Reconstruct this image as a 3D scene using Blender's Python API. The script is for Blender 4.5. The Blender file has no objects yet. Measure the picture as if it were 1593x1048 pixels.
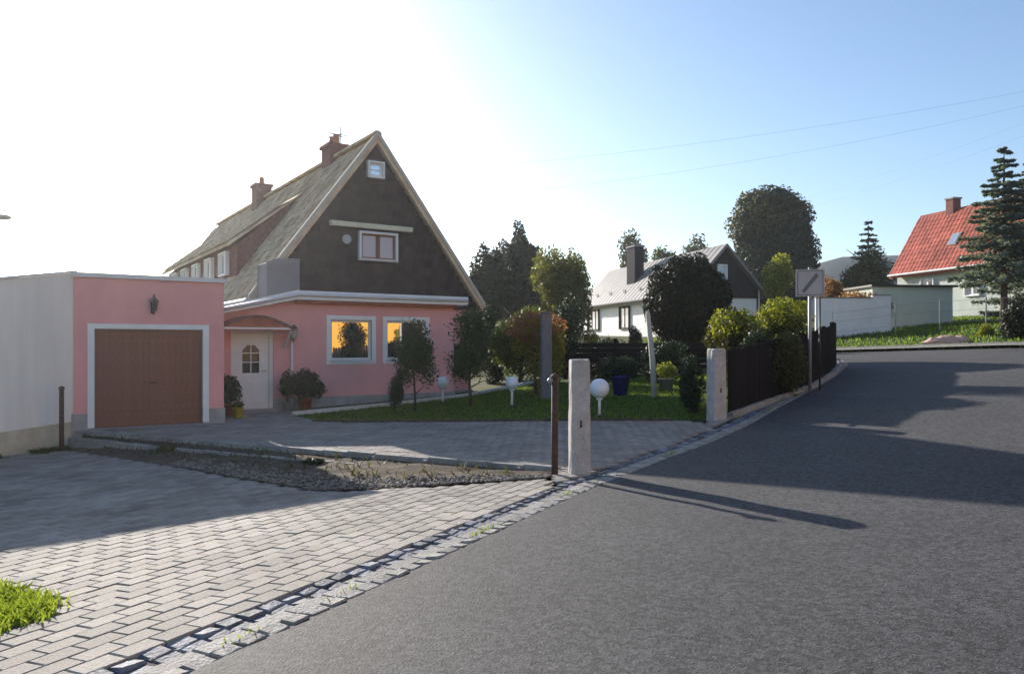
import bpy, bmesh, math, random
import numpy as np
from mathutils import Vector, Matrix
R = math.radians
random.seed(7)
rng = np.random.default_rng(7)
scene = bpy.context.scene
C = scene.collection

# ------------------------------------------------------------------ camera
EYE, FPX, HOR = 1.6, 1190.0, 538.0          # eye height, focal length and horizon row in photograph pixels
cam_d = bpy.data.cameras.new('camera')
cam_d.sensor_width = 36.0
cam_d.lens = 36.0 * FPX / 1593.0
cam_d.clip_end = 5000
cam = bpy.data.objects.new('camera', cam_d)
C.objects.link(cam)
cam.location = (0, 0, EYE)
cam.rotation_euler = (R(90), 0, 0)
cam_d.shift_y = (HOR - 524.0) / 1593.0
scene.camera = cam

# ------------------------------------------------------------------ sky, sun, exposure
SUN_AZ, SUN_EL = -31.0, 18.9                 # degrees right of +Y, degrees up
world = bpy.data.worlds.new('World')
scene.world = world
world.use_nodes = True
wn = world.node_tree.nodes
sky = wn.new('ShaderNodeTexSky')
sky.sky_type = 'NISHITA'
sky.sun_disc = False
sky.sun_elevation = R(SUN_EL)
sky.sun_rotation = R(SUN_AZ)
sky.altitude = 200
sky.air_density = 1.0
sky.dust_density = .8
sky.ozone_density = 2.6
bg = wn['Background']
bg.inputs['Strength'].default_value = 0.10
world.node_tree.links.new(sky.outputs['Color'], bg.inputs['Color'])
sun_d = bpy.data.lights.new('sun', 'SUN')
sun_d.energy = 5.0
sun_d.angle = R(0.5)
sun_d.color = (1.0, 0.92, 0.82)
sun = bpy.data.objects.new('sun', sun_d)
C.objects.link(sun)
sdir = Vector((math.sin(R(SUN_AZ)) * math.cos(R(SUN_EL)), math.cos(R(SUN_AZ)) * math.cos(R(SUN_EL)), math.sin(R(SUN_EL))))
sun.rotation_euler = sdir.to_track_quat('Z', 'Y').to_euler()
sun.location = sdir * 50
vs = scene.view_settings
vs.view_transform = 'Standard'
vs.look = 'None'
vs.exposure = 1.0
vs.gamma = 1
vs.use_curve_mapping = False
HAZE = .00045                                 # density of the haze added in place of lens glare
scene.cycles.volume_bounces = 0
scene.cycles.use_denoising = True
scene.cycles.max_bounces = 6
scene.cycles.transparent_max_bounces = 8

# ------------------------------------------------------------------ helpers
def P(px, py, Y):
    """point at depth Y that the photograph shows at pixel (px, py)"""
    return Vector(((px - 796.5) / FPX * Y, Y, EYE - (py - HOR) / FPX * Y))

PX = [-1e3, 0, 2.5, 4.9, 8.9, 14, 21, 25, 35, 60, 120, 400, 3000]
PZ = [0, 0, .10, .22, .55, .95, 1.42, 2.0, 2.8, 4.5, 7.5, 12, 18]
def G(x, y):
    p = .85 * (x - .8) + .53 * (y - 9.6)
    d = (x - .72) * -.889 + (y - 9.2) * .457
    q = min(1, max(0, (d - 1) / 8))
    return float(np.interp(p, PX, PZ)) - .088 * q * q * (3 - 2 * q) + .035 * min(6, max(0, -d - .3))
KS = 1.08                                   # the pink house plot, scaled about the eye point
KG = 1.03                                    # the same for the garage and the outbuilding beside it
def KL(x, y, z=0, k=KS): return (x * k, y * k, EYE + (z - EYE) * k)
GD = Vector((.457, .889))
GN = Vector((-.889, .457))
def dist_gutter(x, y):
    return (x - .72) * GN.x + (y - 9.2) * GN.y
def DL(x, y):
    d = dist_gutter(x, y)
    return float(np.interp(d, [0, 3, 11.2, 16, 30, 60], [0, -.17, -.42, -.6, -1.2, -3.0]))
def lower_zone(x, y):
    if x > .55: return False
    if x > -8.76:
        return y < 10.05 + (x - .55) * (15.24 - 10.05) / (-8.76 - .55)
    return y < 25

def nmat(name):
    m = bpy.data.materials.new(name); m.use_nodes = True
    return m, m.node_tree.nodes, m.node_tree.links, m.node_tree.nodes['Principled BSDF']

def M(name, col, rough=.8, var=.18, scale=3., bump=0., bscale=60., spec=.3, island=0., metal=0., fine=0., fscale=200., col2=None, coord='Object', streak=None, vor=0):
    """procedural surface: base colour with large noise, fine grain, per-piece variation and bump"""
    m, n, l, b = nmat(name)
    tc = n.new('ShaderNodeTexCoord')
    co = tc.outputs['Object']
    if coord == 'World':
        co = n.new('ShaderNodeNewGeometry').outputs['Position']
    if streak:
        mp = n.new('ShaderNodeMapping'); mp.inputs['Scale'].default_value = streak
        l.new(co, mp.inputs['Vector']); co1 = mp.outputs['Vector']
    else:
        co1 = co
    nz = n.new('ShaderNodeTexNoise'); nz.inputs['Scale'].default_value = scale
    nz.inputs['Detail'].default_value = 6; nz.inputs['Roughness'].default_value = .62
    l.new(co1, nz.inputs['Vector'])
    rp = n.new('ShaderNodeValToRGB')
    c2 = col2 or [min(1, c * (1 + var)) for c in col]
    c1 = [c * (1 - var) for c in col]
    rp.color_ramp.elements[0].position = .32; rp.color_ramp.elements[0].color = (*c1, 1)
    rp.color_ramp.elements[1].position = .68; rp.color_ramp.elements[1].color = (*c2, 1)
    l.new(nz.outputs['Fac'], rp.inputs['Fac'])
    out = rp.outputs['Color']
    def mulval(out, src, lo, hi):
        mr = n.new('ShaderNodeMapRange'); mr.inputs['To Min'].default_value = lo; mr.inputs['To Max'].default_value = hi
        l.new(src, mr.inputs['Value'])
        mx = n.new('ShaderNodeMix'); mx.data_type = 'RGBA'; mx.blend_type = 'MULTIPLY'; mx.inputs[0].default_value = 1
        l.new(out, mx.inputs[6]); l.new(mr.outputs['Result'], mx.inputs[7])
        return mx.outputs[2]
    if fine:
        nf = n.new('ShaderNodeTexNoise'); nf.inputs['Scale'].default_value = fscale; nf.inputs['Detail'].default_value = 3
        l.new(co, nf.inputs['Vector'])
        mr0 = n.new('ShaderNodeMapRange'); mr0.inputs['From Min'].default_value = .3; mr0.inputs['From Max'].default_value = .7
        l.new(nf.outputs['Fac'], mr0.inputs['Value'])
        out = mulval(out, mr0.outputs['Result'], 1 - fine, 1 + fine)
    if vor:
        vn = n.new('ShaderNodeTexVoronoi'); vn.inputs['Scale'].default_value = vor
        l.new(co, vn.inputs['Vector'])
        sx = n.new('ShaderNodeSeparateColor'); l.new(vn.outputs['Color'], sx.inputs[0])
        out = mulval(out, sx.outputs[0], .55, 1.45)
    if island:
        g = n.new('ShaderNodeNewGeometry')
        out = mulval(out, g.outputs['Random Per Island'], 1 - island, 1 + island)
        oi = n.new('ShaderNodeObjectInfo')
        out = mulval(out, oi.outputs['Random'], 1 - island * .8, 1 + island * .8)
    l.new(out, b.inputs['Base Color'])
    b.inputs['Roughness'].default_value = rough
    b.inputs['Specular IOR Level'].default_value = spec
    b.inputs['Metallic'].default_value = metal
    if bump:
        nb = n.new('ShaderNodeTexNoise'); nb.inputs['Scale'].default_value = bscale; nb.inputs['Detail'].default_value = 5
        l.new(co, nb.inputs['Vector'])
        bp = n.new('ShaderNodeBump'); bp.inputs['Strength'].default_value = bump; bp.inputs['Distance'].default_value = .02
        l.new(nb.outputs['Fac'], bp.inputs['Height']); l.new(bp.outputs['Normal'], b.inputs['Normal'])
    return m

def LEAF(name, col, col2=None, trans=.35, var=.45):
    m, n, l, b = nmat(name)
    g = n.new('ShaderNodeNewGeometry')
    rp = n.new('ShaderNodeValToRGB')
    c2 = col2 or [c * (1 + var) for c in col]
    rp.color_ramp.elements[0].color = (*[c * (1 - var) for c in col], 1)
    rp.color_ramp.elements[1].color = (*c2, 1)
    nz = n.new('ShaderNodeTexNoise'); nz.inputs['Scale'].default_value = 1.3
    l.new(g.outputs['Position'], nz.inputs['Vector'])
    ad = n.new('ShaderNodeMath'); ad.operation = 'MULTIPLY_ADD'; ad.inputs[1].default_value = .55
    l.new(g.outputs['Random Per Island'], ad.inputs[0])
    sb = n.new('ShaderNodeMath'); sb.operation = 'MULTIPLY'; sb.inputs[1].default_value = .5
    l.new(nz.outputs['Fac'], sb.inputs[0]); l.new(sb.outputs[0], ad.inputs[2])
    l.new(ad.outputs[0], rp.inputs['Fac'])
    l.new(rp.outputs['Color'], b.inputs['Base Color'])
    b.inputs['Roughness'].default_value = .55
    b.inputs['Specular IOR Level'].default_value = .25
    tr = n.new('ShaderNodeBsdfTranslucent')
    mc = n.new('ShaderNodeMix'); mc.data_type = 'RGBA'; mc.blend_type = 'MULTIPLY'; mc.inputs[0].default_value = 1
    mc.inputs[7].default_value = (1.35, 1.25, .6, 1)
    l.new(rp.outputs['Color'], mc.inputs[6]); l.new(mc.outputs[2], tr.inputs['Color'])
    mx = n.new('ShaderNodeMixShader'); mx.inputs[0].default_value = trans
    l.new(b.outputs[0], mx.inputs[1]); l.new(tr.outputs[0], mx.inputs[2])
    l.new(mx.outputs[0], n['Material Output'].inputs['Surface'])
    return m

def GLASS(name, col=(.03, .035, .04), refl=.35):
    m, n, l, b = nmat(name)
    b.inputs['Base Color'].default_value = (*col, 1); b.inputs['Roughness'].default_value = .4; b.inputs['Specular IOR Level'].default_value = .1
    gl = n.new('ShaderNodeBsdfGlossy'); gl.inputs['Roughness'].default_value = .01; gl.inputs['Color'].default_value = (.95, .95, .95, 1)
    mx = n.new('ShaderNodeMixShader'); mx.inputs[0].default_value = refl
    nz = n.new('ShaderNodeTexNoise'); nz.inputs['Scale'].default_value = 2.5
    tc = n.new('ShaderNodeTexCoord'); l.new(tc.outputs['Object'], nz.inputs['Vector'])
    bp = n.new('ShaderNodeBump'); bp.inputs['Strength'].default_value = .02; bp.inputs['Distance'].default_value = .03
    l.new(nz.outputs['Fac'], bp.inputs['Height']); l.new(bp.outputs['Normal'], gl.inputs['Normal'])
    l.new(b.outputs[0], mx.inputs[1]); l.new(gl.outputs[0], mx.inputs[2])
    l.new(mx.outputs[0], n['Material Output'].inputs['Surface'])
    return m

class MB:
    def __init__(s): s.v = []; s.f = []
    def add(s, vs_, fs):
        o = len(s.v); s.v += [tuple(v) for v in vs_]; s.f += [tuple(i + o for i in f) for f in fs]; return s
    def box(s, x0, x1, y0, y1, z0, z1, M4=None):
        vs_ = [Vector((x, y, z)) for z in (z0, z1) for y in (y0, y1) for x in (x0, x1)]
        if M4 is not None: vs_ = [M4 @ v for v in vs_]
        return s.add(vs_, [(0, 2, 3, 1), (4, 5, 7, 6), (0, 1, 5, 4), (2, 6, 7, 3), (0, 4, 6, 2), (1, 3, 7, 5)])
    def cbox(s, x0, x1, y0, y1, z0, z1, c=.01, M4=None):
        """block with chamfered top edges"""
        a = [(x0, y0, z0), (x1, y0, z0), (x1, y1, z0), (x0, y1, z0), (x0, y0, z1 - c), (x1, y0, z1 - c), (x1, y1, z1 - c), (x0, y1, z1 - c),
             (x0 + c, y0 + c, z1), (x1 - c, y0 + c, z1), (x1 - c, y1 - c, z1), (x0 + c, y1 - c, z1)]
        a = [Vector(v) for v in a]
        if M4 is not None: a = [M4 @ v for v in a]
        f = [(0, 1, 5, 4), (1, 2, 6, 5), (2, 3, 7, 6), (3, 0, 4, 7), (4, 5, 9, 8), (5, 6, 10, 9), (6, 7, 11, 10), (7, 4, 8, 11), (8, 9, 10, 11), (3, 2, 1, 0)]
        return s.add(a, f)
    def prism(s, pts, d):
        """pts: list of 3-D points (planar), d: extrusion vector"""
        n = len(pts); d = Vector(d)
        a = [Vector(p) for p in pts]; b = [p + d for p in a]
        f = [tuple(range(n)), tuple(range(2 * n - 1, n - 1, -1))] + [(i, (i + 1) % n, n + (i + 1) % n, n + i) for i in range(n)]
        return s.add(a + b, f)
    def tube(s, pts, rad, n=8, cap=True):
        pts = [Vector(p) for p in pts]
        if not hasattr(rad, '__len__'): rad = [rad] * len(pts)
        o = len(s.v); 
        for i, p in enumerate(pts):
            t = (pts[min(i + 1, len(pts) - 1)] - pts[max(i - 1, 0)]).normalized()
            a = t.orthogonal().normalized() if i == 0 else (a - t * a.dot(t)).normalized()
            b = t.cross(a)
            for k in range(n):
                q = p + (a * math.cos(2 * math.pi * k / n) + b * math.sin(2 * math.pi * k / n)) * rad[i]
                s.v.append(tuple(q))
        for i in range(len(pts) - 1):
            for k in range(n):
                s.f.append((o + i * n + k, o + i * n + (k + 1) % n, o + (i + 1) * n + (k + 1) % n, o + (i + 1) * n + k))
        if cap:
            s.f.append(tuple(o + k for k in range(n - 1, -1, -1)))
            s.f.append(tuple(o + (len(pts) - 1) * n + k for k in range(n)))
        return s
    def lathe(s, prof, n=16, c=(0, 0, 0)):
        o = len(s.v)
        for r, z in prof:
            for k in range(n):
                s.v.append((c[0] + r * math.cos(2 * math.pi * k / n), c[1] + r * math.sin(2 * math.pi * k / n), c[2] + z))
        for i in range(len(prof) - 1):
            for k in range(n):
                s.f.append((o + i * n + k, o + i * n + (k + 1) % n, o + (i + 1) * n + (k + 1) % n, o + (i + 1) * n + k))
        s.f.append(tuple(o + k for k in range(n - 1, -1, -1)))
        s.f.append(tuple(o + (len(prof) - 1) * n + k for k in range(n)))
        return s
    def sphere(s, c, r, n=16, m=10, sz=1.):
        pr = [(max(1e-4, r * math.sin(math.pi * i / m)), -r * sz * math.cos(math.pi * i / m)) for i in range(m + 1)]
        return s.lathe(pr, n, c)
    def build(s, name, mat, parent=None, smooth=False, bevel=0):
        me = bpy.data.meshes.new(name); me.from_pydata(s.v, [], s.f); me.update()
        if smooth: me.polygons.foreach_set('use_smooth', [True] * len(me.polygons))
        return link(name, me, mat, parent, bevel)

def link(name, me, mat, parent=None, bevel=0):
    o = bpy.data.objects.new(name, me); C.objects.link(o)
    if mat is not None and not me.materials: me.materials.append(mat)
    if parent is not None: o.parent = parent
    if bevel:
        bv = o.modifiers.new('bevel', 'BEVEL'); bv.width = bevel; bv.segments = 2; bv.limit_method = 'ANGLE'
    return o

def tag(o, label=None, cat=None, group=None, kind=None):
    if label: o['label'] = label
    if cat: o['category'] = cat
    if group: o['group'] = group
    if kind: o['kind'] = kind
    return o
def thing(name, label, cat, loc=(0, 0, 0), rz=0, group=None):
    o = bpy.data.objects.new(name, None); C.objects.link(o); o.empty_display_size = .2
    o.location = loc; o.rotation_euler = (0, 0, rz)
    return tag(o, label, cat, group)
def struct(name, mb, mat, label):
    return tag(mb.build(name, mat), label, None, None, 'structure')

def clip_cell(poly, x0, x1, y0, y1):
    for ax, val, sg in ((0, x0, 1), (0, x1, -1), (1, y0, 1), (1, y1, -1)):
        out = []
        for i in range(len(poly)):
            a, b = poly[i - 1], poly[i]
            ia, ib = (a[ax] - val) * sg >= 0, (b[ax] - val) * sg >= 0
            if ia != ib:
                t = (val - a[ax]) / (b[ax] - a[ax])
                out.append((a[0] + (b[0] - a[0]) * t, a[1] + (b[1] - a[1]) * t))
            if ib: out.append(b)
        poly = out
        if not poly: return []
    return poly
def inside(poly, x, y):
    r = False
    for i in range(len(poly)):
        (xa, ya), (xb, yb) = poly[i - 1], poly[i]
        if (ya > y) != (yb > y) and x < (xb - xa) * (y - ya) / (yb - ya) + xa: r = not r
    return r
def draped(poly, cell, zf):
    """sheet over a plan polygon, following the ground height"""
    mb = MB(); key = {}
    def vid(x, y):
        k = (round(x, 3), round(y, 3))
        if k not in key:
            key[k] = len(mb.v); mb.v.append((x, y, zf(x, y)))
        return key[k]
    xs = [p[0] for p in poly]; ys = [p[1] for p in poly]
    for i in range(int(math.floor(min(xs) / cell)), int(math.ceil(max(xs) / cell))):
        for j in range(int(math.floor(min(ys) / cell)), int(math.ceil(max(ys) / cell))):
            c = clip_cell(poly, i * cell, (i + 1) * cell, j * cell, (j + 1) * cell)
            ids = []
            for q in c:
                k = vid(*q)
                if k not in ids: ids.append(k)
            if len(ids) > 2: 
                a = sum(mb.v[ids[t - 1]][0] * mb.v[ids[t]][1] - mb.v[ids[t]][0] * mb.v[ids[t - 1]][1] for t in range(len(ids)))
                if abs(a) > 1e-5: mb.f.append(tuple(ids))
    return mb

def np_mesh(name, verts, faces, mat, parent=None, kind=None):
    me = bpy.data.meshes.new(name)
    nv, nf, k = len(verts), len(faces), faces.shape[1]
    me.vertices.add(nv); me.vertices.foreach_set('co', verts.astype(np.float32).ravel())
    me.loops.add(nf * k); me.loops.foreach_set('vertex_index', faces.astype(np.int32).ravel())
    me.polygons.add(nf); me.polygons.foreach_set('loop_start', np.arange(0, nf * k, k, dtype=np.int32))
    me.update(calc_edges=True); me.validate()
    o = link(name, me, mat, parent)
    if kind: o['kind'] = kind
    return o

def leaf_quads(pts, nrm, size, rg, aspect=.55, spread=.9, curl=True):
    """small pointed leaves at pts, roughly facing nrm"""
    n = len(pts)
    d = nrm + rg.normal(size=(n, 3)) * spread
    d /= np.linalg.norm(d, axis=1)[:, None] + 1e-9
    t = rg.normal(size=(n, 3)); t -= d * np.sum(t * d, axis=1)[:, None]
    t /= np.linalg.norm(t, axis=1)[:, None] + 1e-9
    b = np.cross(d, t)
    s = (size * rg.uniform(.6, 1.35, n))[:, None]
    v = np.empty((n, 4, 3))
    v[:, 0] = pts - t * s * .5
    v[:, 1] = pts + b * s * aspect * .5 + d * s * .08
    v[:, 2] = pts + t * s * .5
    v[:, 3] = pts - b * s * aspect * .5 + d * s * .08
    return v.reshape(-1, 3), np.arange(4 * n).reshape(n, 4)

def crown_points(blobs, n, rg, fill=.3, lump=.16):
    w = np.array([(a[3] * a[4] * a[5]) ** (2 / 3) for a in blobs]); w /= w.sum()
    ids = rg.choice(len(blobs), n, p=w)
    B = np.array(blobs)[ids]
    d = rg.normal(size=(n, 3)); d /= np.linalg.norm(d, axis=1)[:, None]
    ph = np.zeros(n)
    for k in range(7):
        q = rg.normal(size=3) * (2.2 + k * .9); ph += np.sin(d @ q + rg.uniform(0, 6.28) + ids) / 3.2
    r = 1 - fill * rg.uniform(0, 1, n) ** 1.3
    r = r * (1 + lump * ph)
    c = B[:, :3]; rad = B[:, 3:6]
    return c + d * rad * r[:, None], d / rad * rad.mean()

def sub_blobs(c, rad, n, k, rg, top=.0):
    """a crown ellipsoid broken into k unequal clumps"""
    out = []
    for i in range(k):
        d = rg.normal(size=3); d /= np.linalg.norm(d)
        q = rg.uniform(.35, .72)
        s = rg.uniform(.34, .52)
        out.append((c[0] + d[0] * rad[0] * q, c[1] + d[1] * rad[1] * q, c[2] + d[2] * rad[2] * q, rad[0] * s, rad[1] * s, rad[2] * s))
    out.append((*c, rad[0] * .62, rad[1] * .62, rad[2] * .62))
    return out

# ------------------------------------------------------------------ materials
m_asph = M('asphalt', (.054, .053, .054), .8, .16, .45, .35, 70, .3, fine=.4, fscale=60, vor=33, coord='World')
m_paver = M('concrete_paver', (.29, .262, .228), .85, .20, .9, .35, 60, .2, island=.2, fine=.16, fscale=60, coord='World')
m_paver2 = M('grey_paver', (.29, .265, .235), .85, .16, 1.2, .35, 60, .2, island=.16, fine=.16, fscale=60, coord='World')
m_sand = M('joint_sand', (.15, .13, .105), .95, .3, 4, .4, 80, .1, coord='World')
m_sett = M('blue_grey_sett', (.15, .155, .175), .74, .4, 8, .6, 40, .25, island=.5, coord='World')
m_sett_l = M('pale_granite', (.26, .245, .225), .8, .2, 8, .5, 40, .3, island=.22, fine=.2, fscale=90, coord='World')
m_granite = M('granite', (.44, .41, .395), .85, .22, 6, .5, 70, .3, fine=.3, fscale=110)
m_soil = M('soil', (.10, .078, .058), .95, .4, 6, .8, 30, .1, coord='World')
m_terrain = M('meadow', (.06, .085, .025), .95, .4, .8, .6, 20, .1, coord='World', col2=(.12, .12, .045))
m_lawn = M('lawn_soil', (.035, .065, .015), .95, .4, 2.5, .7, 40, .1, coord='World')
m_pebble = M('pebble', (.26, .225, .19), .85, .2, 5, .3, 60, .2, island=.45)
m_pink = M('pink_render', (.78, .37, .345), .9, .10, .8, .25, 120, .15, fine=.05, fscale=70)
m_cream = M('cream_render', (.84, .79, .71), .9, .10, .7, .2, 120, .15, fine=.04, fscale=70, streak=(2.5, 2.5, .35))
m_band = M('stained_base_render', (.62, .52, .36), .95, .3, 2.2, .4, 60, .1, col2=(.66, .58, .44))
m_plinth = M('grey_plinth', (.34, .32, .31), .9, .22, 3, .5, 60, .15)
m_white = M('white_paint', (.78, .77, .74), .55, .05, 3, .05, 60, .35)
m_sheet = M('pale_sheet_metal', (.62, .62, .62), .4, .08, 3, 0, 60, .5)
m_brown = M('brown_door', (.20, .075, .048), .5, .18, 3, .1, 50, .35, island=.06, streak=(6, 6, .6))
m_rust = M('rusty_iron', (.075, .045, .035), .75, .4, 18, .4, 90, .3)
m_slate = M('dark_slate', (.075, .053, .046), .75, .25, 3, .3, 60, .25, island=.3)
m_tile = M('weathered_tile', (.58, .38, .24), .85, .3, 1.6, .4, 40, .2, island=.22, col2=(.66, .52, .34))
m_brick = M('chimney_brick', (.20, .09, .075), .9, .3, 9, .5, 50, .15)
m_terra = M('terracotta', (.36, .12, .065), .85, .25, 4, .3, 40, .2)
m_grey = M('grey_board', (.26, .25, .25), .85, .12, 2, .2, 60, .2)
m_glass = GLASS('window_glass', refl=.42)
m_glass_d = GLASS('dim_glass', refl=.015)
m_curt = GLASS('curtained_glass', (.30, .36, .44), refl=.10)
m_curt2 = GLASS('pale_curtained_glass', (.50, .52, .55), refl=.03)
m_glass_s = GLASS('sky_glass', (.1, .13, .16), refl=.55)
m_bark = M('bark', (.085, .065, .05), .95, .35, 8, .9, 30, .1)
m_wood = M('grey_wood', (.20, .185, .19), .9, .25, 5, .5, 40, .15, streak=(8, 8, .7))
m_palewood = M('pale_wood', (.52, .48, .40), .9, .15, 5, .4, 40, .15, streak=(8, 8, .7))
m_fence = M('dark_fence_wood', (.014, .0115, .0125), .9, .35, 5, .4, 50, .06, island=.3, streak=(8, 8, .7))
m_seam = M('grey_metal_roof', (.19, .18, .175), .55, .12, 1.2, .1, 40, .4)
m_redtile = M('red_tile', (.33, .085, .06), .85, .38, .7, .4, 40, .2, island=.2)
m_chim_b = M('blue_black_cladding', (.012, .013, .024), .9, .25, 4, 0, 40, .1)
m_darkbrown = M('dark_boarding', (.035, .03, .032), .8, .2, 3, .1, 40, .2)
m_globe = M('opal_globe', (.80, .82, .86), .35, .03, 3, 0, 60, .5)
m_blue = M('blue_glaze', (.012, .02, .22), .25, .2, 4, 0, 60, .6)
m_yellow = M('yellow_pot', (.62, .50, .04), .5, .1, 4, 0, 60, .4)
m_steel = M('grey_steel', (.28, .29, .31), .5, .1, 6, 0, 60, .5, metal=.4)
m_signgrey = M('sign_grey', (.44, .43, .43), .55, .06, 4, 0, 60, .3)
m_signslash = M('sign_slash', (.17, .16, .17), .5, .05, 4, 0, 60, .3)
m_awning = M('cream_canvas', (.66, .62, .44), .8, .1, 4, .1, 60, .2)
m_wallw = M('white_panel', (.80, .81, .83), .7, .06, 1.5, .05, 60, .3)
m_greenw = M('pale_green_render', (.52, .56, .50), .9, .08, 1, .1, 60, .2)
m_orange = M('orange_render', (.80, .42, .07), .9, .05, 1, .1, 60, .15)
m_cable = M('black_cable', (.03, .03, .035), .7, .1, 4)
m_hill = M('wooded_hill', (.055, .08, .085), .95, .35, .03, 0, 60, .1, coord='World')
m_edging = M('pale_edging', (.62, .60, .54), .85, .1, 6, .2, 60, .2)
m_black = M('black_iron', (.02, .02, .02), .5, .2, 8, 0, 60, .4)
m_boulder = M('pinkish_stone', (.52, .36, .30), .9, .2, 4, .5, 30, .2)
m_curtain = M('curtain_cloth', (.62, .60, .50), .9, .1, 4, .1, 40, .1)
m_glow = M('lantern_glass', (.35, .34, .30), .2, .1, 4, 0, 60, .5)

l_lawn = LEAF('grass_blade', (.09, .17, .03), (.19, .28, .05), .45)
l_fresh = LEAF('fresh_grass_blade', (.16, .26, .03), (.34, .44, .07), .45)
l_dark = LEAF('dark_evergreen_leaf', (.022, .042, .018), None, .2)
l_topi = LEAF('topiary_leaf', (.04, .075, .03), (.08, .125, .045), .35)
l_mid = LEAF('green_leaf', (.05, .085, .02), (.10, .14, .03), .4)
l_lit = LEAF('light_green_leaf', (.13, .18, .02), (.30, .33, .05), .5)
l_yel = LEAF('yellow_green_leaf', (.15, .15, .02), (.36, .32, .05), .5)
l_red = LEAF('russet_leaf', (.30, .11, .075), (.48, .22, .13), .4)
l_black = LEAF('near_black_yew_leaf', (.012, .018, .010), (.03, .04, .012), .12)
l_olive = LEAF('olive_leaf', (.05, .06, .02), (.11, .11, .035), .35)
l_sun = LEAF('sun_tinted_leaf', (.075, .095, .02), (.20, .22, .045), .45)  # olive leaf brightened, sunlight put into the colour
l_pine = LEAF('pine_needle', (.024, .04, .022), (.05, .07, .035), .15)
l_blue = LEAF('blue_spruce_needle', (.09, .135, .13), (.24, .30, .29), .35)
l_orange = LEAF('autumn_leaf', (.20, .10, .03), (.35, .18, .05), .4)

# ------------------------------------------------------------------ ground
def ground_z(x, y):
    return (DL(x, y) if lower_zone(x, y) else G(x, y)) - .12
def grid_axis(lo, hi, a, b, fine):
    out = list(np.arange(a, b + 1e-6, fine)); s = fine
    x = a
    while x > lo: s *= 1.35; x -= s; out.insert(0, max(x, lo))
    s = fine; x = b
    while x < hi: s *= 1.35; x += s; out.append(min(x, hi))
    return out
gx = grid_axis(-1500, 1500, -24, 34, .6); gy = grid_axis(-300, 2500, -6, 56, .6)
tb = MB()
for y in gy:
    for x in gx: tb.v.append((x, y, ground_z(x, y)))
nx = len(gx)
for j in range(len(gy) - 1):
    for i in range(nx - 1): tb.f.append((j * nx + i, j * nx + i + 1, (j + 1) * nx + i + 1, (j + 1) * nx + i))
struct('ground', tb, m_terrain, 'meadow ground running out to the horizon')

road_edge = [(-3.86, -.7), (-1.58, 3.73), (.98, 8.77), (2.03, 10.3), (2.95, 11.5), (3.9, 12.9), (5.25, 15), (6.5, 16.8), (8.3, 19.6), (9.9, 22.5), (10.7, 24.6), (10.7, 26.0), (10.2, 27.3)]
far_a, far_b = (12.2, 30.0), (16.1, 24.0)
fd = Vector((far_a[0] - far_b[0], far_a[1] - far_b[1])).normalized()
road_poly = road_edge + [(10.2 + fd.x * 16, 27.3 + fd.y * 16), (far_a[0] + fd.x * 14, far_a[1] + fd.y * 14), far_a, far_b, (far_b[0] - fd.x * 28, far_b[1] - fd.y * 28), (34, -8), (-7.6, -8)]
struct('road', draped(road_poly, .8, lambda x, y: G(x, y) + .0), m_asph, 'grey asphalt road rising to a junction at the right')

def resample(pts, step):
    out = []; acc = 0
    for a, b in zip(pts[:-1], pts[1:]):
        a, b = Vector(a), Vector(b); L = (b - a).length; n = 0
        while acc <= L:
            out.append((a + (b - a) * (acc / L), (b - a).normalized())); acc += step
        acc -= L
    return out
def offset_line(pts, d):
    """shift a plan polyline to its left by d"""
    out = []
    for i in range(len(pts)):
        a, b = Vector(pts[max(i - 1, 0)]), Vector(pts[min(i + 1, len(pts) - 1)])
        t = (b - a).normalized(); out.append((pts[i][0] - t.y * d, pts[i][1] + t.x * d))
    return out
def M4at(x, y, z, ang, tilt=(0, 0)):
    return Matrix.Translation((x, y, z)) @ Matrix.Rotation(ang, 4, 'Z') @ Matrix.Rotation(tilt[0], 4, 'X') @ Matrix.Rotation(tilt[1], 4, 'Y')

# gutter: two courses of dark setts in a dip, a pale slab course and a pale sett course along the asphalt
gut_edge = road_edge[:11]
gl = draped(gut_edge + offset_line(gut_edge, .47)[::-1], .5, lambda x, y: G(x, y) - .03)
gutter = struct('gutter', gl, m_sand, 'sett gutter of dark and pale stones between paving and asphalt')
sett_me = []
for k in range(6):
    mb = MB(); mb.cbox(-.075, .075, -.058, .058, -.08, .0, .012)
    for i in range(len(mb.v)):
        v = mb.v[i]; mb.v[i] = (v[0] + random.uniform(-.009, .009), v[1] + random.uniform(-.007, .007), v[2] + (random.uniform(-.006, .008) if v[2] > -.05 else 0))
    me = bpy.data.meshes.new('sett'); me.from_pydata(mb.v, [], mb.f); sett_me.append(me)
for me in sett_me: me.materials.append(m_sett)
sett_me_l = [me.copy() for me in sett_me]
for me in sett_me_l: me.materials[0] = m_sett_l
slab_mb = MB().cbox(-.165, .165, -.065, .065, -.08, 0, .008)
slab_me = bpy.data.meshes.new('kerb_slab'); slab_me.from_pydata(slab_mb.v, [], slab_mb.f); slab_me.materials.append(m_sett_l)
def place(name, me, x, y, z, ang, parent, tilt=(0, 0), sc=None):
    o = bpy.data.objects.new(name, me); C.objects.link(o)
    o.location = (x, y, z); o.rotation_euler = (tilt[0], tilt[1], ang); o.parent = parent
    if sc: o.scale = sc
    return o
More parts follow.
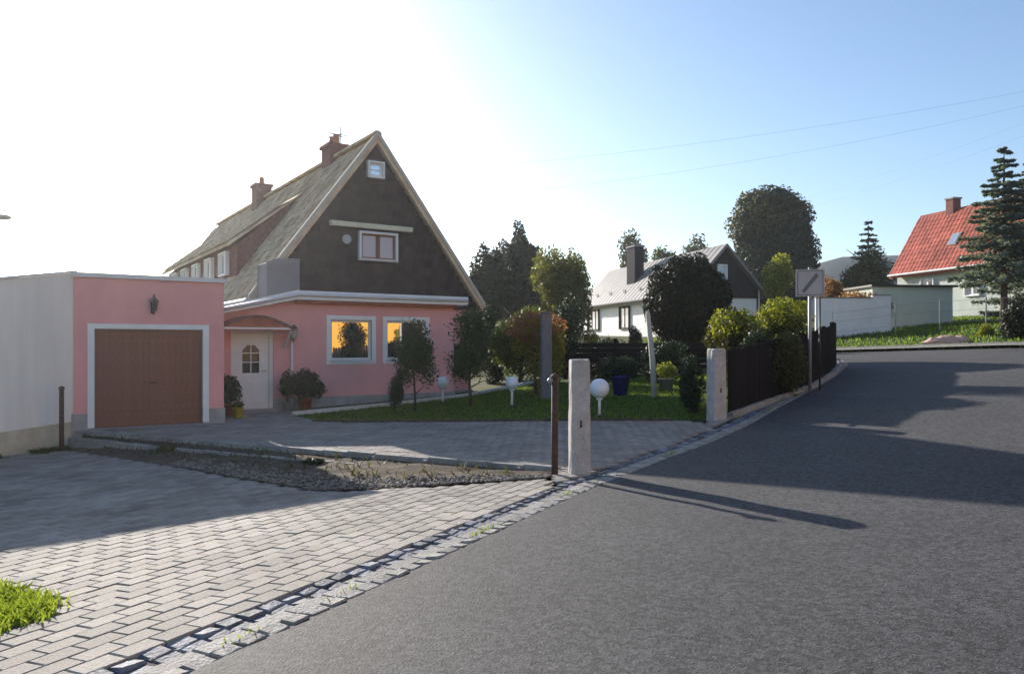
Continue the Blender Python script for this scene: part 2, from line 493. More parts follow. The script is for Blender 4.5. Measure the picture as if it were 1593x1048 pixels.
for off, step, dz, mes in ((.405, .165, -.012, sett_me), (.285, .165, -.022, sett_me), (.055, .17, .006, sett_me_l)):
    for p, t in resample(offset_line(gut_edge, off), step):
        if p.y < 2.6: continue
        place('sett', random.choice(mes), p.x, p.y, G(p.x, p.y) + dz + random.uniform(-.006, .006), math.atan2(t.y, t.x) + random.uniform(-.05, .05), gutter,
              (random.uniform(-.03, .03), random.uniform(-.03, .03)), (random.uniform(.88, 1.0), random.uniform(.88, 1.0), 1))
for p, t in resample(offset_line(gut_edge, .165), .335):
    if p.y < 2.6: continue
    place('slab', slab_me, p.x, p.y, G(p.x, p.y) + .004 + random.uniform(-.003, .003), math.atan2(t.y, t.x) + random.uniform(-.008, .008), gutter)

gt = []
for p, t in resample(offset_line(gut_edge, .11), .01):
    if p.y > 3 and math.sin(p.y * 3.1) + math.sin(p.y * 7.7 + 1) + random.uniform(-.6, .6) > 1.25:
        gt.append((p.x + random.gauss(0, .015), p.y + random.gauss(0, .015), G(p.x, p.y) - .01))
GUTTER_TUFTS = np.array(gt)
# lower driveway of pale concrete pavers, sloping down to the left
bed_low = [(.42, 9.35), (-1.0, 9.2), (-2.3, 9.2), (-3.7, 10.45), (-4.9, 11.6), (-6.7, 13.15), (-8.6, 14.8)]
drive_poly = [(-5.0, -2.0), (.33, 8.43 + .05), (.5, 9.0)] + bed_low + [(-8.69, 15.13), (-12.0, 8.6), (-17.0, -1.2), (-14, -2)]
drive = struct('driveway', draped(drive_poly, .7, lambda x, y: DL(x, y) - .012), m_sand, 'pale concrete block driveway sloping down at the left')
GA = math.atan2(GD.y, GD.x)
grass_c = Vector((-4.15, 4.55))
def in_patch(x, y, s=1.0):
    dx, dy = x - grass_c.x, y - grass_c.y
    a = math.atan2(dy, dx)
    return math.hypot(dx * .95, dy * 1.05) < s * (1.08 + .07 * math.sin(3 * a + 1) + .05 * math.sin(7 * a))
pl, pw = .235, .157
cand = []
for r_ in range(0, 110):
    off = .0 + (r_ + .5) * pw
    for k in range(-60, 80):
        s_ = (k + (r_ % 2) * .5) * pl
        x = .33 + GD.x * s_ + GN.x * off; y = 8.43 + GD.y * s_ + GN.y * off
        if y < 2.2 or x / max(y, .1) < -.78: continue
        if inside(drive_poly, x, y) and not in_patch(x, y): cand.append((x, y))
cand.sort(key=lambda q: q[0] ** 2 + q[1] ** 2)
pav_me = []
for k in range(5):
    mb = MB(); mb.cbox(-pl / 2 + .0035, pl / 2 - .0035, -pw / 2 + .0035, pw / 2 - .0035, -.06, 0, .006)
    for i in range(len(mb.v)): v = mb.v[i]; mb.v[i] = (v[0] + random.uniform(-.0025, .0025), v[1] + random.uniform(-.0025, .0025), v[2])
    me = bpy.data.meshes.new('paver'); me.from_pydata(mb.v, [], mb.f); me.materials.append(m_paver); pav_me.append(me)
def slope_tilt(zf, x, y, ang):
    c, s = math.cos(ang), math.sin(ang); e = .15
    gx_ = (zf(x + c * e, y + s * e) - zf(x - c * e, y - s * e)) / (2 * e)
    gy_ = (zf(x - s * e, y + c * e) - zf(x + s * e, y - c * e)) / (2 * e)
    return math.atan(gy_), -math.atan(gx_)
rest = MB()
seen = 0
for x, y in cand:
    tl = slope_tilt(DL, x, y, GA)
    tl = (tl[0] + random.gauss(0, .006), tl[1] + random.gauss(0, .006)); dz = random.gauss(0, .0018)
    vis = abs(x / y) < .675 and (EYE / y) * FPX < 520
    if vis and seen < 300:
        place('paver', random.choice(pav_me), x, y, DL(x, y) + dz, GA, drive, tl); seen += 1
    else:
        rest.cbox(-pl / 2 + .0035, pl / 2 - .0035, -pw / 2 + .0035, pw / 2 - .0035, -.06, 0, .006, M4at(x, y, DL(x, y) + dz, GA, tl))
tag(rest.build('paver_field', m_paver, drive), kind='stuff')

# forecourt of the pink house, grey pavers
bed_up = [(.62, 9.95), (-1.0, 10.75), (-2.85, 11.8), (-5.6, 13.55), (-8.55, 15.32)]
fore_poly = [(.46, 9.5), (.60, 9.06), (1.62, 10.58), (2.5, 11.75), (3.45, 13.15), (3.55, 14.0), (3.2, 14.35), (-4.25, 17.1), (-5.35, 18.65), (-5.45, 20.65), (-7.25, 19.5), (-6.3, 16.9), (-8.7, 15.32)] + bed_up[::-1][1:]
fore = struct('forecourt', draped(fore_poly, .5, lambda x, y: G(x, y) - .022), m_sand, 'grey block paved forecourt before garage and front door')
fm = MB(); UA = math.atan2(.552, .834)
for i in range(-80, 90):
    for j in range(-50, 60):
        a = (i + (j % 2) * .5) * .21; b = j * .14
        x = -3 + .834 * a - .552 * b; y = 14 + .552 * a + .834 * b
        if inside(fore_poly, x, y):
            fm.cbox(-.1, .1, -.0645, .0645, -.05, 0, .008, M4at(x, y, G(x, y) + random.gauss(0, .002), UA, (random.gauss(0, .008), random.gauss(0, .008))))
tag(fm.build('paver_field', m_paver2, fore), kind='stuff')
# pavement in front of the hedge fence
fence_line = [(3.98, 14.35), (5.3, 15.9), (6.75, 17.55), (8.2, 19.9), (9.4, 22.2)]
pave_edge = [(3.45, 13.15), (4.85, 15.28), (6.1, 17.1), (7.9, 19.85), (9.45, 22.7)]
walk_poly = [(3.45, 13.15), (4.85, 15.28), (6.1, 17.1), (7.9, 19.85), (9.45, 22.7), (10.2, 24.7)] + [(9.5, 24.4)] + [(x - .1, y + .1) for x, y in fence_line[::-1]] + [(3.55, 14.0)]
walk = struct('pavement', draped(walk_poly, .5, lambda x, y: G(x, y) - .01), m_sand, 'narrow grey paved strip below the dark fence')
wm = MB()
WA = math.atan2(1.83, 1.25)
for i in range(-40, 90):
    for j in range(-14, 20):
        a = (i + (j % 2) * .5) * .21; b = j * .14
        x = 3.45 + math.cos(WA) * a - math.sin(WA) * b; y = 13.15 + math.sin(WA) * a + math.cos(WA) * b
        if inside(walk_poly, x, y): wm.cbox(-.1, .1, -.0645, .0645, -.05, 0, .008, M4at(x, y, G(x, y) + .012 + random.gauss(0, .002), WA, slope_tilt(G, x, y, WA)))
tag(wm.build('paver_field', m_paver2, walk), kind='stuff')

# planting bed between the two drives
def bed_mesh():
    mb = MB(); n = 40; rows = 7
    U = [p for p, t in resample(bed_up, .001)] if False else None
    def at(pl_, t):
        L = [0]
        for a, b in zip(pl_[:-1], pl_[1:]): L.append(L[-1] + math.dist(a, b))
        s = t * L[-1]
        return (np.interp(s, L, [q[0] for q in pl_]), np.interp(s, L, [q[1] for q in pl_]))
    for i in range(n + 1):
        a, b = at(bed_up, i / n), at(bed_low, i / n)
        for j in range(rows + 1):
            w = j / rows; x = a[0] * (1 - w) + b[0] * w; y = a[1] * (1 - w) + b[1] * w
            za, zb = G(*a) - .04, DL(*b) + .004
            mb.v.append((x, y, za * (1 - w ** .7) + zb * w ** .7 + (random.uniform(-.012, .02) if 0 < j < rows else 0)))
    for i in range(n):
        for j in range(rows): mb.f.append((i * (rows + 1) + j, i * (rows + 1) + j + 1, (i + 1) * (rows + 1) + j + 1, (i + 1) * (rows + 1) + j))
    return mb, at
bmsh, along = bed_mesh()
bed = struct('planting_bed', bmsh, m_soil, 'dark soil bed with pebbles between the two drives')
def bed_point(t, w):
    a, b = along(bed_up, t), along(bed_low, t)
    return (a[0] * (1 - w) + b[0] * w, a[1] * (1 - w) + b[1] * w, (G(*a) - .04) * (1 - w ** .7) + (DL(*b) + .004) * w ** .7)
pb = MB()
for k in range(2600):
    t = random.random() ** 1.3 * .62; w = random.uniform(.5 + .3 * random.random(), .985)
    x, y, z = bed_point(t, w); s_ = random.uniform(.010, .03)
    q = Matrix.Translation((x, y, z + s_ * .35)) @ Matrix.Rotation(random.uniform(0, 6), 4, 'Z') @ Matrix.Diagonal((s_ * random.uniform(.8, 1.4), s_, s_ * .7, 1))
    o = len(pb.v)
    pb.v += [tuple(q @ Vector(v)) for v in ((1, 0, 0), (0, 1, 0), (-1, 0, 0), (0, -1, 0), (.1, .1, 1), (0, 0, -1), (.6, .6, .5), (-.6, .6, .5), (-.6, -.6, .5), (.6, -.6, .5))]
    for f in ((0, 6, 9), (1, 7, 6), (2, 8, 7), (3, 9, 8), (4, 6, 7), (4, 7, 8), (4, 8, 9), (4, 9, 6), (0, 1, 6), (1, 2, 7), (2, 3, 8), (3, 0, 9), (0, 5, 1), (1, 5, 2), (2, 5, 3), (3, 5, 0)):
        pb.f.append(tuple(i + o for i in f))
tag(pb.build('pebble_scatter', m_pebble, bed), kind='stuff')
# stone edging along the bed's upper side, in two rows
ed_me = []
for k in range(4):
    mb = MB(); mb.cbox(-.245, .245, -.05, .05, -.3, 0, .012)
    for i in range(len(mb.v)): v = mb.v[i]; mb.v[i] = (v[0] + random.uniform(-.006, .006), v[1] + random.uniform(-.006, .006), v[2] + random.uniform(-.006, .006))
    me = bpy.data.meshes.new('edging_stone'); me.from_pydata(mb.v, [], mb.f); me.materials.append(m_sett_l); ed_me.append(me)
for line, dz in ((bed_up, .03), (offset_line(bed_up, .38), -.075)):
    for p, t in resample(line, .5):
        if p.x < -8.3: continue
        place('edging_stone', random.choice(ed_me), p.x + t.x * .25, p.y + t.y * .25, G(p.x, p.y) + dz + random.uniform(-.012, .006), math.atan2(t.y, t.x) + random.uniform(-.015, .015), bed)
# lawn
lawn_poly = [(-4.25, 17.1), (3.2, 14.35), (3.6, 14.1), (3.98, 14.45), (5.3, 16.0), (6.7, 17.7), (8.1, 20.0), (9.3, 22.4), (9.3, 32), (-1, 32), (.2, 24.4), (-5.45, 20.6), (-5.35, 18.65)]
lawn = struct('lawn', draped(lawn_poly, .6, lambda x, y: G(x, y) + .0), m_lawn, 'shaded garden lawn before the pink house')
def blades(name, pts, h, mat, parent, rg, wid=.012, lean=.5):
    n = len(pts); a = rg.uniform(0, 6.283, n); hh = h * rg.uniform(.55, 1.25, n)
    sd = np.stack([np.cos(a), np.sin(a), np.zeros(n)], 1) * (wid * rg.uniform(.6, 1.3, n))[:, None]
    ld = rg.normal(size=(n, 3)) * (hh * lean)[:, None] * .6; ld[:, 2] = 0
    v = np.empty((n, 5, 3)); up = np.zeros((n, 3)); up[:, 2] = hh
    v[:, 0] = pts - sd; v[:, 1] = pts + sd; v[:, 2] = pts + sd * .7 + up * .55 + ld * .35; v[:, 3] = pts + up * .95 + ld; v[:, 4] = pts - sd * .7 + up * .55 + ld * .35
    return np_mesh(name, v.reshape(-1, 3), np.arange(5 * n).reshape(n, 5), mat, parent, 'stuff')
def scatter(poly, n, zf, rg):
    xs = [p[0] for p in poly]; ys = [p[1] for p in poly]; out = []
    while len(out) < n:
        x, y = rg.uniform(min(xs), max(xs)), rg.uniform(min(ys), max(ys))
        if inside(poly, x, y): out.append((x, y, zf(x, y)))
    return np.array(out)
near_lawn = [(-4.25, 17.1), (3.2, 14.35), (3.9, 14.4), (6.5, 17.7), (6.5, 23), (1.0, 24), (-5.3, 20.2), (-5.35, 18.65)]
blades('grass_blades', scatter(near_lawn, 26000, G, rng), .055, l_lawn, lawn, rng, .012)
# edging of the lawn and the pale strip that crosses it
led = MB()
for p, t in resample([(-4.25, 17.07), (3.2, 14.32)], .5):
    led.cbox(-.24, .24, -.03, .03, -.2, .04, .006, M4at(p.x, p.y, G(p.x, p.y), math.atan2(t.y, t.x)))
tag(led.build('lawn_edging', m_soil, lawn), kind='stuff')
strip_pts = [(-5.35, 18.65), (-3.3, 20.4), (-1.35, 22.1), (.1, 23.8), (1.0, 25.6)]
sm = MB(); op = offset_line(strip_pts, .05); om = offset_line(strip_pts, -.05)
for i in range(len(strip_pts) - 1):
    z0_, z1_ = G(*strip_pts[i]) + .09, G(*strip_pts[i + 1]) + .09
    sm.prism([(op[i][0], op[i][1], z0_), (om[i][0], om[i][1], z0_), (om[i + 1][0], om[i + 1][1], z1_), (op[i + 1][0], op[i + 1][1], z1_)], (0, 0, -.2))
o = sm.build('edging_strip', m_edging)
tag(o, 'thin pale edging strip crossing the lawn by the pink house', 'edging')
# bed edging under the fence
fe = MB()
fence_kerb = offset_line(fence_line, -.12)
for p, t in resample(fence_kerb, .5):
    place('edging_stone', random.choice(ed_me), p.x + t.x * .25, p.y + t.y * .25, G(p.x, p.y) + .12, math.atan2(t.y, t.x), walk, slope_tilt(G, p.x, p.y, math.atan2(t.y, t.x)))
# grass patch beside the pavers and weeds at the cream wall
pt = []
while len(pt) < 8000:
    x, y = rng.uniform(-5.6, -2.8), rng.uniform(3.3, 5.9)
    if in_patch(x, y, 1.0 + rng.normal() * .05) and x / y > -.95: pt.append((x, y, DL(x, y) - .01))
gp_poly = [(grass_c.x + math.cos(a) * 1.02, grass_c.y + math.sin(a) * .95) for a in np.linspace(0, 6.283, 20)[:-1]]
gpatch = struct('grass_patch', draped(gp_poly, .4, lambda x, y: DL(x, y) - .014), m_soil, 'bright green grass patch at the driveway edge')
blades('grass_tufts', GUTTER_TUFTS, .05, l_fresh, gutter, rng, .006, .9)
blades('grass_blades', np.array(pt), .075, l_fresh, gpatch, rng, .009, .9)
wp = []
for k in range(2200):
    t = rng.uniform(0, 5); d = abs(rng.normal()) * .16
    x, y = -8.72 - .455 * t + .89 * d, 15.0 - .89 * t - .455 * d
    if math.sin(t * 5.1) + math.sin(t * 2.3 + 1) > -.2: wp.append((x, y, DL(x, y) - .03))
tag(blades('weed_strip', np.array(wp), .12, l_mid, None, rng, .012, .9), 'low green weeds along the foot of the cream outbuilding wall', 'weeds', None, 'stuff')

# far kerb, verge and bank across the junction
vp = [(far_a[0] + fd.x * 14, far_a[1] + fd.y * 14), far_a, far_b, (far_b[0] - fd.x * 10, far_b[1] - fd.y * 10)]
fw = draped(vp + offset_line(vp, -1.1)[::-1], .6, lambda x, y: G(x, y) + .1)
farwalk = struct('far_pavement', fw, m_paver2, 'pale pavement across the far side of the junction')
kb_me = bpy.data.meshes.new('kerb_stone'); kmb = MB().cbox(-.49, .49, -.07, .07, -.15, .125, .015); kb_me.from_pydata(kmb.v, [], kmb.f); kb_me.materials.append(m_sett_l)
for p, t in resample([Vector(far_a) + fd * 8, Vector(far_b) - fd * 8], 1.0):
    place('kerb_stone', kb_me, p.x, p.y, G(p.x, p.y) + .003, math.atan2(t.y, t.x), farwalk, slope_tilt(G, p.x, p.y, math.atan2(t.y, t.x)))
bank_poly = offset_line(vp, -1.1)[:] + [(30, 26), (24, 44), (8, 46)]
bank = struct('grass_bank', draped(bank_poly, .8, lambda x, y: G(x, y) - .0), m_lawn, 'dark grass bank below the white panel wall')
blades('grass_blades', scatter(bank_poly, 22000, G, rng), .12, l_lawn, bank, rng, .03)

# far wooded hill
hb = MB(); hx = np.linspace(-200, 520, 60)
for j, (yy, k) in enumerate(((215, 0), (260, .75), (300, 1), (400, .9), (550, .3))):
    for x in hx:
        h = np.interp(x, [-200, 30, 90, 130, 210, 520], [2, 4, 20, 31, 35, 30]) * k * (1 + .06 * math.sin(x * .06) + .03 * math.sin(x * .22))
        hb.v.append((x, yy, h + 4 - 10 * (k == 0)))
for j in range(4):
    for i in range(59): hb.f.append((j * 60 + i, j * 60 + i + 1, (j + 1) * 60 + i + 1, (j + 1) * 60 + i))
tag(hb.build('hill', m_hill, smooth=True), 'distant blue wooded hill', None, None, 'structure')

# ------------------------------------------------------------------ building helpers (local frame: x along the front, y back, z up)
def wall_holes(mb, x0, x1, z0, z1, holes, y0, y1):
    xs = sorted({x0, x1, *[h[0] for h in holes], *[h[1] for h in holes]}); zs = sorted({z0, z1, *[h[2] for h in holes], *[h[3] for h in holes]})
    for xa, xb in zip(xs[:-1], xs[1:]):
        for za, zb in zip(zs[:-1], zs[1:]):
            cx, cz = (xa + xb) / 2, (za + zb) / 2
            if not any(h[0] < cx < h[1] and h[2] < cz < h[3] for h in holes): mb.box(xa, xb, y0, y1, za, zb)
def window(parent, x0, x1, z0, z1, y, sur, casements=1, glass=None, frame=None, surm=None, sill=True, T=None, curtain=False, transom=False, hole=False):
    """surround proud of the wall, sash frame set back, panes; T maps the local frame when the wall faces another way"""
    glass = glass or m_glass; frame = frame or m_white; surm = surm or m_white
    mb = MB()
    if not hole: y -= .098
    d = .025
    mb.box(x0 - sur, x0, y - d, y + .12, z0 - sur, z1 + sur, T); mb.box(x1, x1 + sur, y - d, y + .12, z0 - sur, z1 + sur, T)
    mb.box(x0, x1, y - d, y + .12, z1, z1 + sur, T); mb.box(x0, x1, y - d, y + .12, z0 - sur, z0, T)
    w = mb.build('window', surm, parent)
    if sill:
        MB().box(x0 - .03, x1 + .03, y - .07, y - d - .002, z0 - .045, z0, T).build('sill', m_sheet, w)
    cw = (x1 - x0) / casements; fw_ = .055
    for k in range(casements):
        a, b = x0 + k * cw + .006, x0 + (k + 1) * cw - .006
        s = MB(); s.box(a, a + fw_, y + .06, y + .11, z0 + .005, z1 - .005, T); s.box(b - fw_, b, y + .06, y + .11, z0 + .005, z1 - .005, T)
        s.box(a + fw_, b - fw_, y + .06, y + .11, z0 + .005, z0 + fw_, T); s.box(a + fw_, b - fw_, y + .06, y + .11, z1 - fw_, z1 - .005, T)
        if transom: s.box(a + fw_, b - fw_, y + .065, y + .105, (z0 + z1) / 2 - .015, (z0 + z1) / 2 + .015, T)
        s.build('sash', frame, w)
        MB().box(a + fw_ - .01, b - fw_ + .01, y + .082, y + .092, z0 + fw_ - .01, z1 - fw_ + .01, T).build('pane', glass, w)
    return w
def tiles_mesh(o, ux, uy, nx_, ny_, tw, th, thick=.022, lift=.03, gap=.006, cut=None, wave=True):
    """overlapping roof tiles laid from eave (o) along ux, up the slope along uy"""
    mb = MB(); o, ux, uy = Vector(o), Vector(ux), Vector(uy); nn = ux.cross(uy).normalized()
    for j in range(ny_):
        for i in range(nx_):
            a = o + ux * (i * tw + (j % 2) * tw * .5 * (0 if wave else 1)) + uy * (j * th)
            if cut and not cut(i * tw, j * th): continue
            e = random.uniform(-.004, .006)
            w0, w1 = ux * gap, ux * (tw - gap)
            up = uy * (th * 1.18)
            lo = nn * (lift + e); hi = nn * (.004 + e)
            if wave:
                m1 = ux * (tw * .35); m2 = ux * (tw * .7); c1 = nn * .022; 
                vs_ = [a + w0 + lo, a + m1 + lo + c1, a + m2 + lo - nn * .006, a + w1 + lo, a + w0 + up + hi, a + m1 + up + hi + c1, a + m2 + up + hi - nn * .006, a + w1 + up + hi]
                dn = nn * -thick
                vs_ += [v + dn for v in vs_[:4]]
                mb.add(vs_, [(0, 1, 5, 4), (1, 2, 6, 5), (2, 3, 7, 6), (0, 8, 9, 1), (1, 9, 10, 2), (2, 10, 11, 3), (0, 4, 8), (3, 11, 7)])
            else:
                vs_ = [a + w0 + lo, a + w1 + lo, a + w1 + up + hi, a + w0 + up + hi]
                vs_ += [v - nn * thick for v in vs_]
                mb.add(vs_, [(0, 1, 2, 3), (0, 4, 5, 1), (1, 5, 6, 2), (3, 7, 4, 0)])
    return mb

ly = lambda lx_, ly_: ((-5.3 + .834 * lx_ - .552 * ly_) * KS, (19.0 + .552 * lx_ + .834 * ly_) * KS)
# ------------------------------------------------------------------ the pink house
HA = math.atan2(.552, .834)
house = thing('pink_house', 'pink rendered house with steep dark clad gable and white cornice', 'house', KL(-5.3, 19.0), HA); house.scale = (KS,) * 3
W1 = (.82, 1.94, 1.24, 2.27); W2 = (2.36, 3.52, 1.24, 2.27)
DOOR = (-1.62, -.62, 0.02, 1.98)
CX, GY, HW, ZE, ZR = 2.58, 1.2, 3.47, 2.83, 7.48
SL = (ZR - ZE) / HW
mb = MB()
wall_holes(mb, -2.12, 4.40, .32, 2.30, [W1, W2, (DOOR[0], DOOR[1], -1, DOOR[3])], 0, .3)
wall_holes(mb, 0, 4.40, 2.30, 2.74, [], 0, .3)
mb.prism([(-2.12, 0, 2.30), (0, 0, 2.30), (0, 0, 2.74)], (0, .3, 0))
mb.box(4.1, 4.40, .3, GY + .1, .32, 2.74)
mb.box(-2.12, -1.9, .3, 5.5, .32, 2.30)
mb.build('front_wall', m_pink, house)
mb = MB()
mb.box(-2.13, DOOR[0], -.03, .25, -.3, .32); mb.box(DOOR[1], 4.43, -.03, .25, -.3, .32); mb.box(4.15, 4.43, .25, GY, -.3, .32)
mb.box(-.35, 5.75, GY + .05, 20.1, -.3, .28)
mb.build('plinth', m_plinth, house)
mb = MB()
mb.box(4.405, 5.7, GY + .1, GY + .35, .28, 2.9); mb.box(5.45, 5.7, GY + .35, 20.0, .28, 2.9); mb.box(-.3, -.05, GY + .35, 20.0, .28, 2.9); mb.box(-.05, 5.45, 19.75, 20.0, .28, 7.0 - 4)
mb.build('ground_floor_wall', m_pink, house)
# flat annexe roof and its white cornice (drops over the entrance)
mb = MB(); mb.box(-.2, 4.62, -.2, GY + .1, 2.80, 2.93); mb.prism([(-2.2, -.2, 2.34), (-.2, -.2, 2.79), (-.2, -.2, 2.92), (-2.2, -.2, 2.47)], (0, 5.6, 0))
mb.build('annexe_roof', m_grey, house)
mb = MB(); mb.box(-.1, 4.70, -.30, -.2, 2.73, 2.96); mb.box(4.62, 4.70, -.2, GY, 2.73, 2.96)
mb.prism([(-2.16, -.30, 2.30), (-.1, -.30, 2.755), (-.1, -.30, 2.96), (-2.16, -.30, 2.46)], (0, .1, 0))
mb.build('cornice', m_white, house, bevel=.012)
MB().tube([(-2.1, -.33, 2.40), (-.1, -.33, 2.86), (4.66, -.33, 2.86)], .045, 8).build('gutter_pipe', m_sheet, house, True)
MB().box(-.1, 4.4, -.2, -.002, 2.66, 2.728).build('soffit_board', m_terra, house)
window(house, *W1, 0, .11, 1, m_glass, sill=True, hole=True)
window(house, *W2, 0, .11, 1, m_glass, sill=True, hole=True)
# entrance door
d = MB(); d.box(DOOR[0], DOOR[0] + .09, .04, .16, .02, DOOR[3]); d.box(DOOR[1] - .09, DOOR[1], .04, .16, .02, DOOR[3]); d.box(DOOR[0] + .09, DOOR[1] - .09, .04, .16, DOOR[3] - .08, DOOR[3])
door = d.build('entrance_door', m_white, house)
lx0, lx1 = DOOR[0] + .1, DOOR[1] - .1; gc = (lx0 + lx1) / 2 - .02
leaf = MB()
wall_holes(leaf, lx0, lx1, .03, DOOR[3] - .09, [(gc - .2, gc + .2, .95, 1.62)], .08, .13)
leaf.build('door_leaf', m_white, door)
gp = MB(); gp.box(gc - .2, gc + .2, .10, .11, .95, 1.62); gp.build('door_pane', m_glass_d, door)
gb = MB(); gb.box(gc - .012, gc + .012, .075, .098, .95, 1.62); gb.box(gc - .2, gc - .014, .077, .096, 1.2, 1.222); gb.box(gc + .014, gc + .2, .077, .096, 1.2, 1.222); gb.box(gc - .2, gc - .014, .077, .096, 1.42, 1.442); gb.box(gc + .014, gc + .2, .077, .096, 1.42, 1.442)
for sx in (-1, 1):
    gb.prism([(gc + sx * .2, .07, 1.62), (gc + sx * .2, .07, 1.5), (gc + sx * .09, .07, 1.62)], (0, .02, 0))
gb.build('glazing_bar', m_white, door)
pn = MB()
for a, b in ((lx0 + .1, gc - .02), (gc + .02, lx1 - .1)): pn.box(a, b, .065, .079, .2, .78)
pn.build('raised_panel', m_white, door, bevel=.01)
MB().tube([(lx1 - .06, .08, 1.0), (lx1 - .06, .03, 1.0), (lx1 - .18, .03, 1.0)], .011, 8).build('door_handle', m_steel, door)
MB().box(DOOR[0] - .12, DOOR[1] + .1, -.35, -.035, -.1, .09).build('doorstep', m_plinth, house, bevel=.01)
# arched terracotta canopy over the door
n_ = 10; arc = [(-2.05 + 1.75 * i / n_, 2.03 + .30 * math.sin(math.pi * i / n_)) for i in range(n_ + 1)]
cn = MB()
cn.prism([(x, -.62, z) for x, z in arc] + [(x, -.62, z - .07) for x, z in arc[::-1]], (0, .618, 0))
can = cn.build('canopy', m_brick, house)
cf = MB(); cf.prism([(x, -.60, z - .072) for x, z in arc] , (0, .03, 0)); cf.build('canopy_panel', m_terra, can)
MB().box(-2.05, -.3, -.61, -.003, 1.99, 2.035).build('canopy_beam', m_white, can)
MB().tube([(-.36, -.005, 1.55), (-.36, -.56, 1.98)], .025, 8).build('canopy_bracket', m_white, can)
ln = MB(); ln.lathe([(.02, .18), (.09, .12), (.085, -.1), (.03, -.16)], 8, (-.17, -.16, 1.9)); lan = ln.build('wall_lantern', m_glow, house)
lc = MB(); lc.lathe([(.11, .12), (.02, .22)], 8, (-.17, -.16, 1.9)); lc.build('lantern_cap', m_black, lan); MB().tube([(-.17, -.002, 1.75), (-.17, -.12, 1.7), (-.17, -.16, 1.75)], .012, 6).build('lantern_bracket', m_black, lan)
MB().tube([(-.19, -.07, .1), (-.19, -.07, 1.72)], .03, 8).build('downpipe', m_white, house, True)
# grey boxed parapet at the left end of the flat roof
bx = MB(); bx.prism([(-.80, -.1, 2.80), (-.02, -.1, 2.94), (-.02, -.1, 3.74), (-.55, -.1, 3.72), (-.80, -.1, 3.62)], (0, .8, 0)); bx.build('grey_parapet_block', m_grey, house, bevel=.015)
# gable of dark slates
MB().prism([(CX - HW + .25, GY + .06, ZE - .02), (CX + HW - .25, GY + .06, ZE - .02), (CX, GY + .06, ZR - .22)], (0, .22, 0)).build('gable_wall', m_darkbrown, house)
gs = MB(); rw = .2; k = 0; z = ZE - .15
GW = (2.12, 3.16, 4.02, 4.72); AW = (2.36, 2.76, 6.33, 6.70)
while z < ZR - .3:
    half = (ZR - .12 - (z + rw * .5)) / SL - .12
    x = CX - half + (k % 2) * .1 * -1
    while x < CX + half:
        a, b = max(x, CX - half), min(x + .2, CX + half)
        if b - a > .03 and not (x + .2 > 4.75 and z < 2.7 and False):
            c_, zz = (a + b) / 2, z + rw / 2
            if not any(w_[0] - .04 < c_ < w_[1] + .04 and w_[2] - .06 < zz < w_[3] + .06 for w_ in (GW, AW)):
                y0_ = GY + .035 + random.uniform(-.004, .004)
                gs.add([(a + .003, y0_, z), (b - .003, y0_, z), (b - .003, GY + .055, z + rw * 1.15), (a + .003, GY + .055, z + rw * 1.15), (a + .003, y0_ + .012, z), (b - .003, y0_ + .012, z)],
                       [(0, 1, 2, 3), (0, 4, 5, 1), (0, 3, 4), (1, 5, 2)])
        x += .2
    z += rw; k += 1
tag(gs.build('gable_slates', m_slate, house), kind='stuff')
gwn = window(house, *GW, GY + .03, .06, 2, m_curt2, m_brown, m_white, sill=True)
window(house, *AW, GY + .02, .05, 1, m_glass_s, sill=False, transom=True)
aw = MB(); aw.tube([(1.23, GY - .1, 4.94), (3.66, GY - .1, 4.94)], .055, 10); aw.box(1.23, 3.66, GY - .02, GY + .03, 4.86, 5.0)
awn = aw.build('awning', m_awning, house)
MB().box(1.25, 3.64, GY - .16, GY - .125, 4.85, 4.93).build('awning_valance', m_awning, awn)
ds = MB(); ds.lathe([(.02, -.015), (.10, .01), (.13, .045)], 14)  # small unlit round fitting, shaped like a shallow dish
for i in range(len(ds.v)): v = Vector(ds.v[i]); ds.v[i] = (1.66 + v.x, GY - .12 - v.z, 4.5 + v.y)
ds.tube([(1.66, GY + .03, 4.5), (1.66, GY - .11, 4.5)], .012, 6); ds.build('gable_disc', m_signgrey, house)
# roof: both slopes, verge boards, ridge
roof = MB(); L0, L1 = GY - .12, 20.3
for sg in (-1, 1):
    e = (CX + sg * HW, ZE); t = .12
    roof.prism([(e[0], L0, e[1] - .02), (CX, L0, ZR - .02), (CX, L0, ZR - .02 - t * 1.6), (e[0] - sg * .02, L0, e[1] - t * 1.6)], (0, L1 - L0, 0))
roof_o = roof.build('roof', m_tile, house)
slope_len = math.hypot(HW, ZR - ZE)
uyl = (HW / slope_len, 0, (ZR - ZE) / slope_len)
nl = int((L1 - L0) / .24)
dA, dB = 5.0, 16.5     # dormer along the roof
tm = tiles_mesh((CX - HW - .03, L1, ZE - .03), (0, -1, 0), uyl, nl, int(slope_len / .31), .24, .31)
tag(tm.build('roof_tiles', m_tile, roof_o), kind='stuff')
tm = tiles_mesh((CX + HW + .03, L0, ZE - .03), (0, 1, 0), (-uyl[0], 0, uyl[2]), nl, int(slope_len / .31), .24, .31)
tag(tm.build('roof_tiles', m_tile, roof_o), kind='stuff')
for sg in (-1, 1):
    mb = MB(); mb.prism([(CX + sg * (HW + .04), L0 - .03, ZE - .10), (CX, L0 - .03, ZR - .03), (CX, L0 - .03, ZR + .12), (CX + sg * (HW + .04), L0 - .03, ZE + .07)], (0, .1, 0))
    mb.build('verge_board', m_palewood, roof_o)
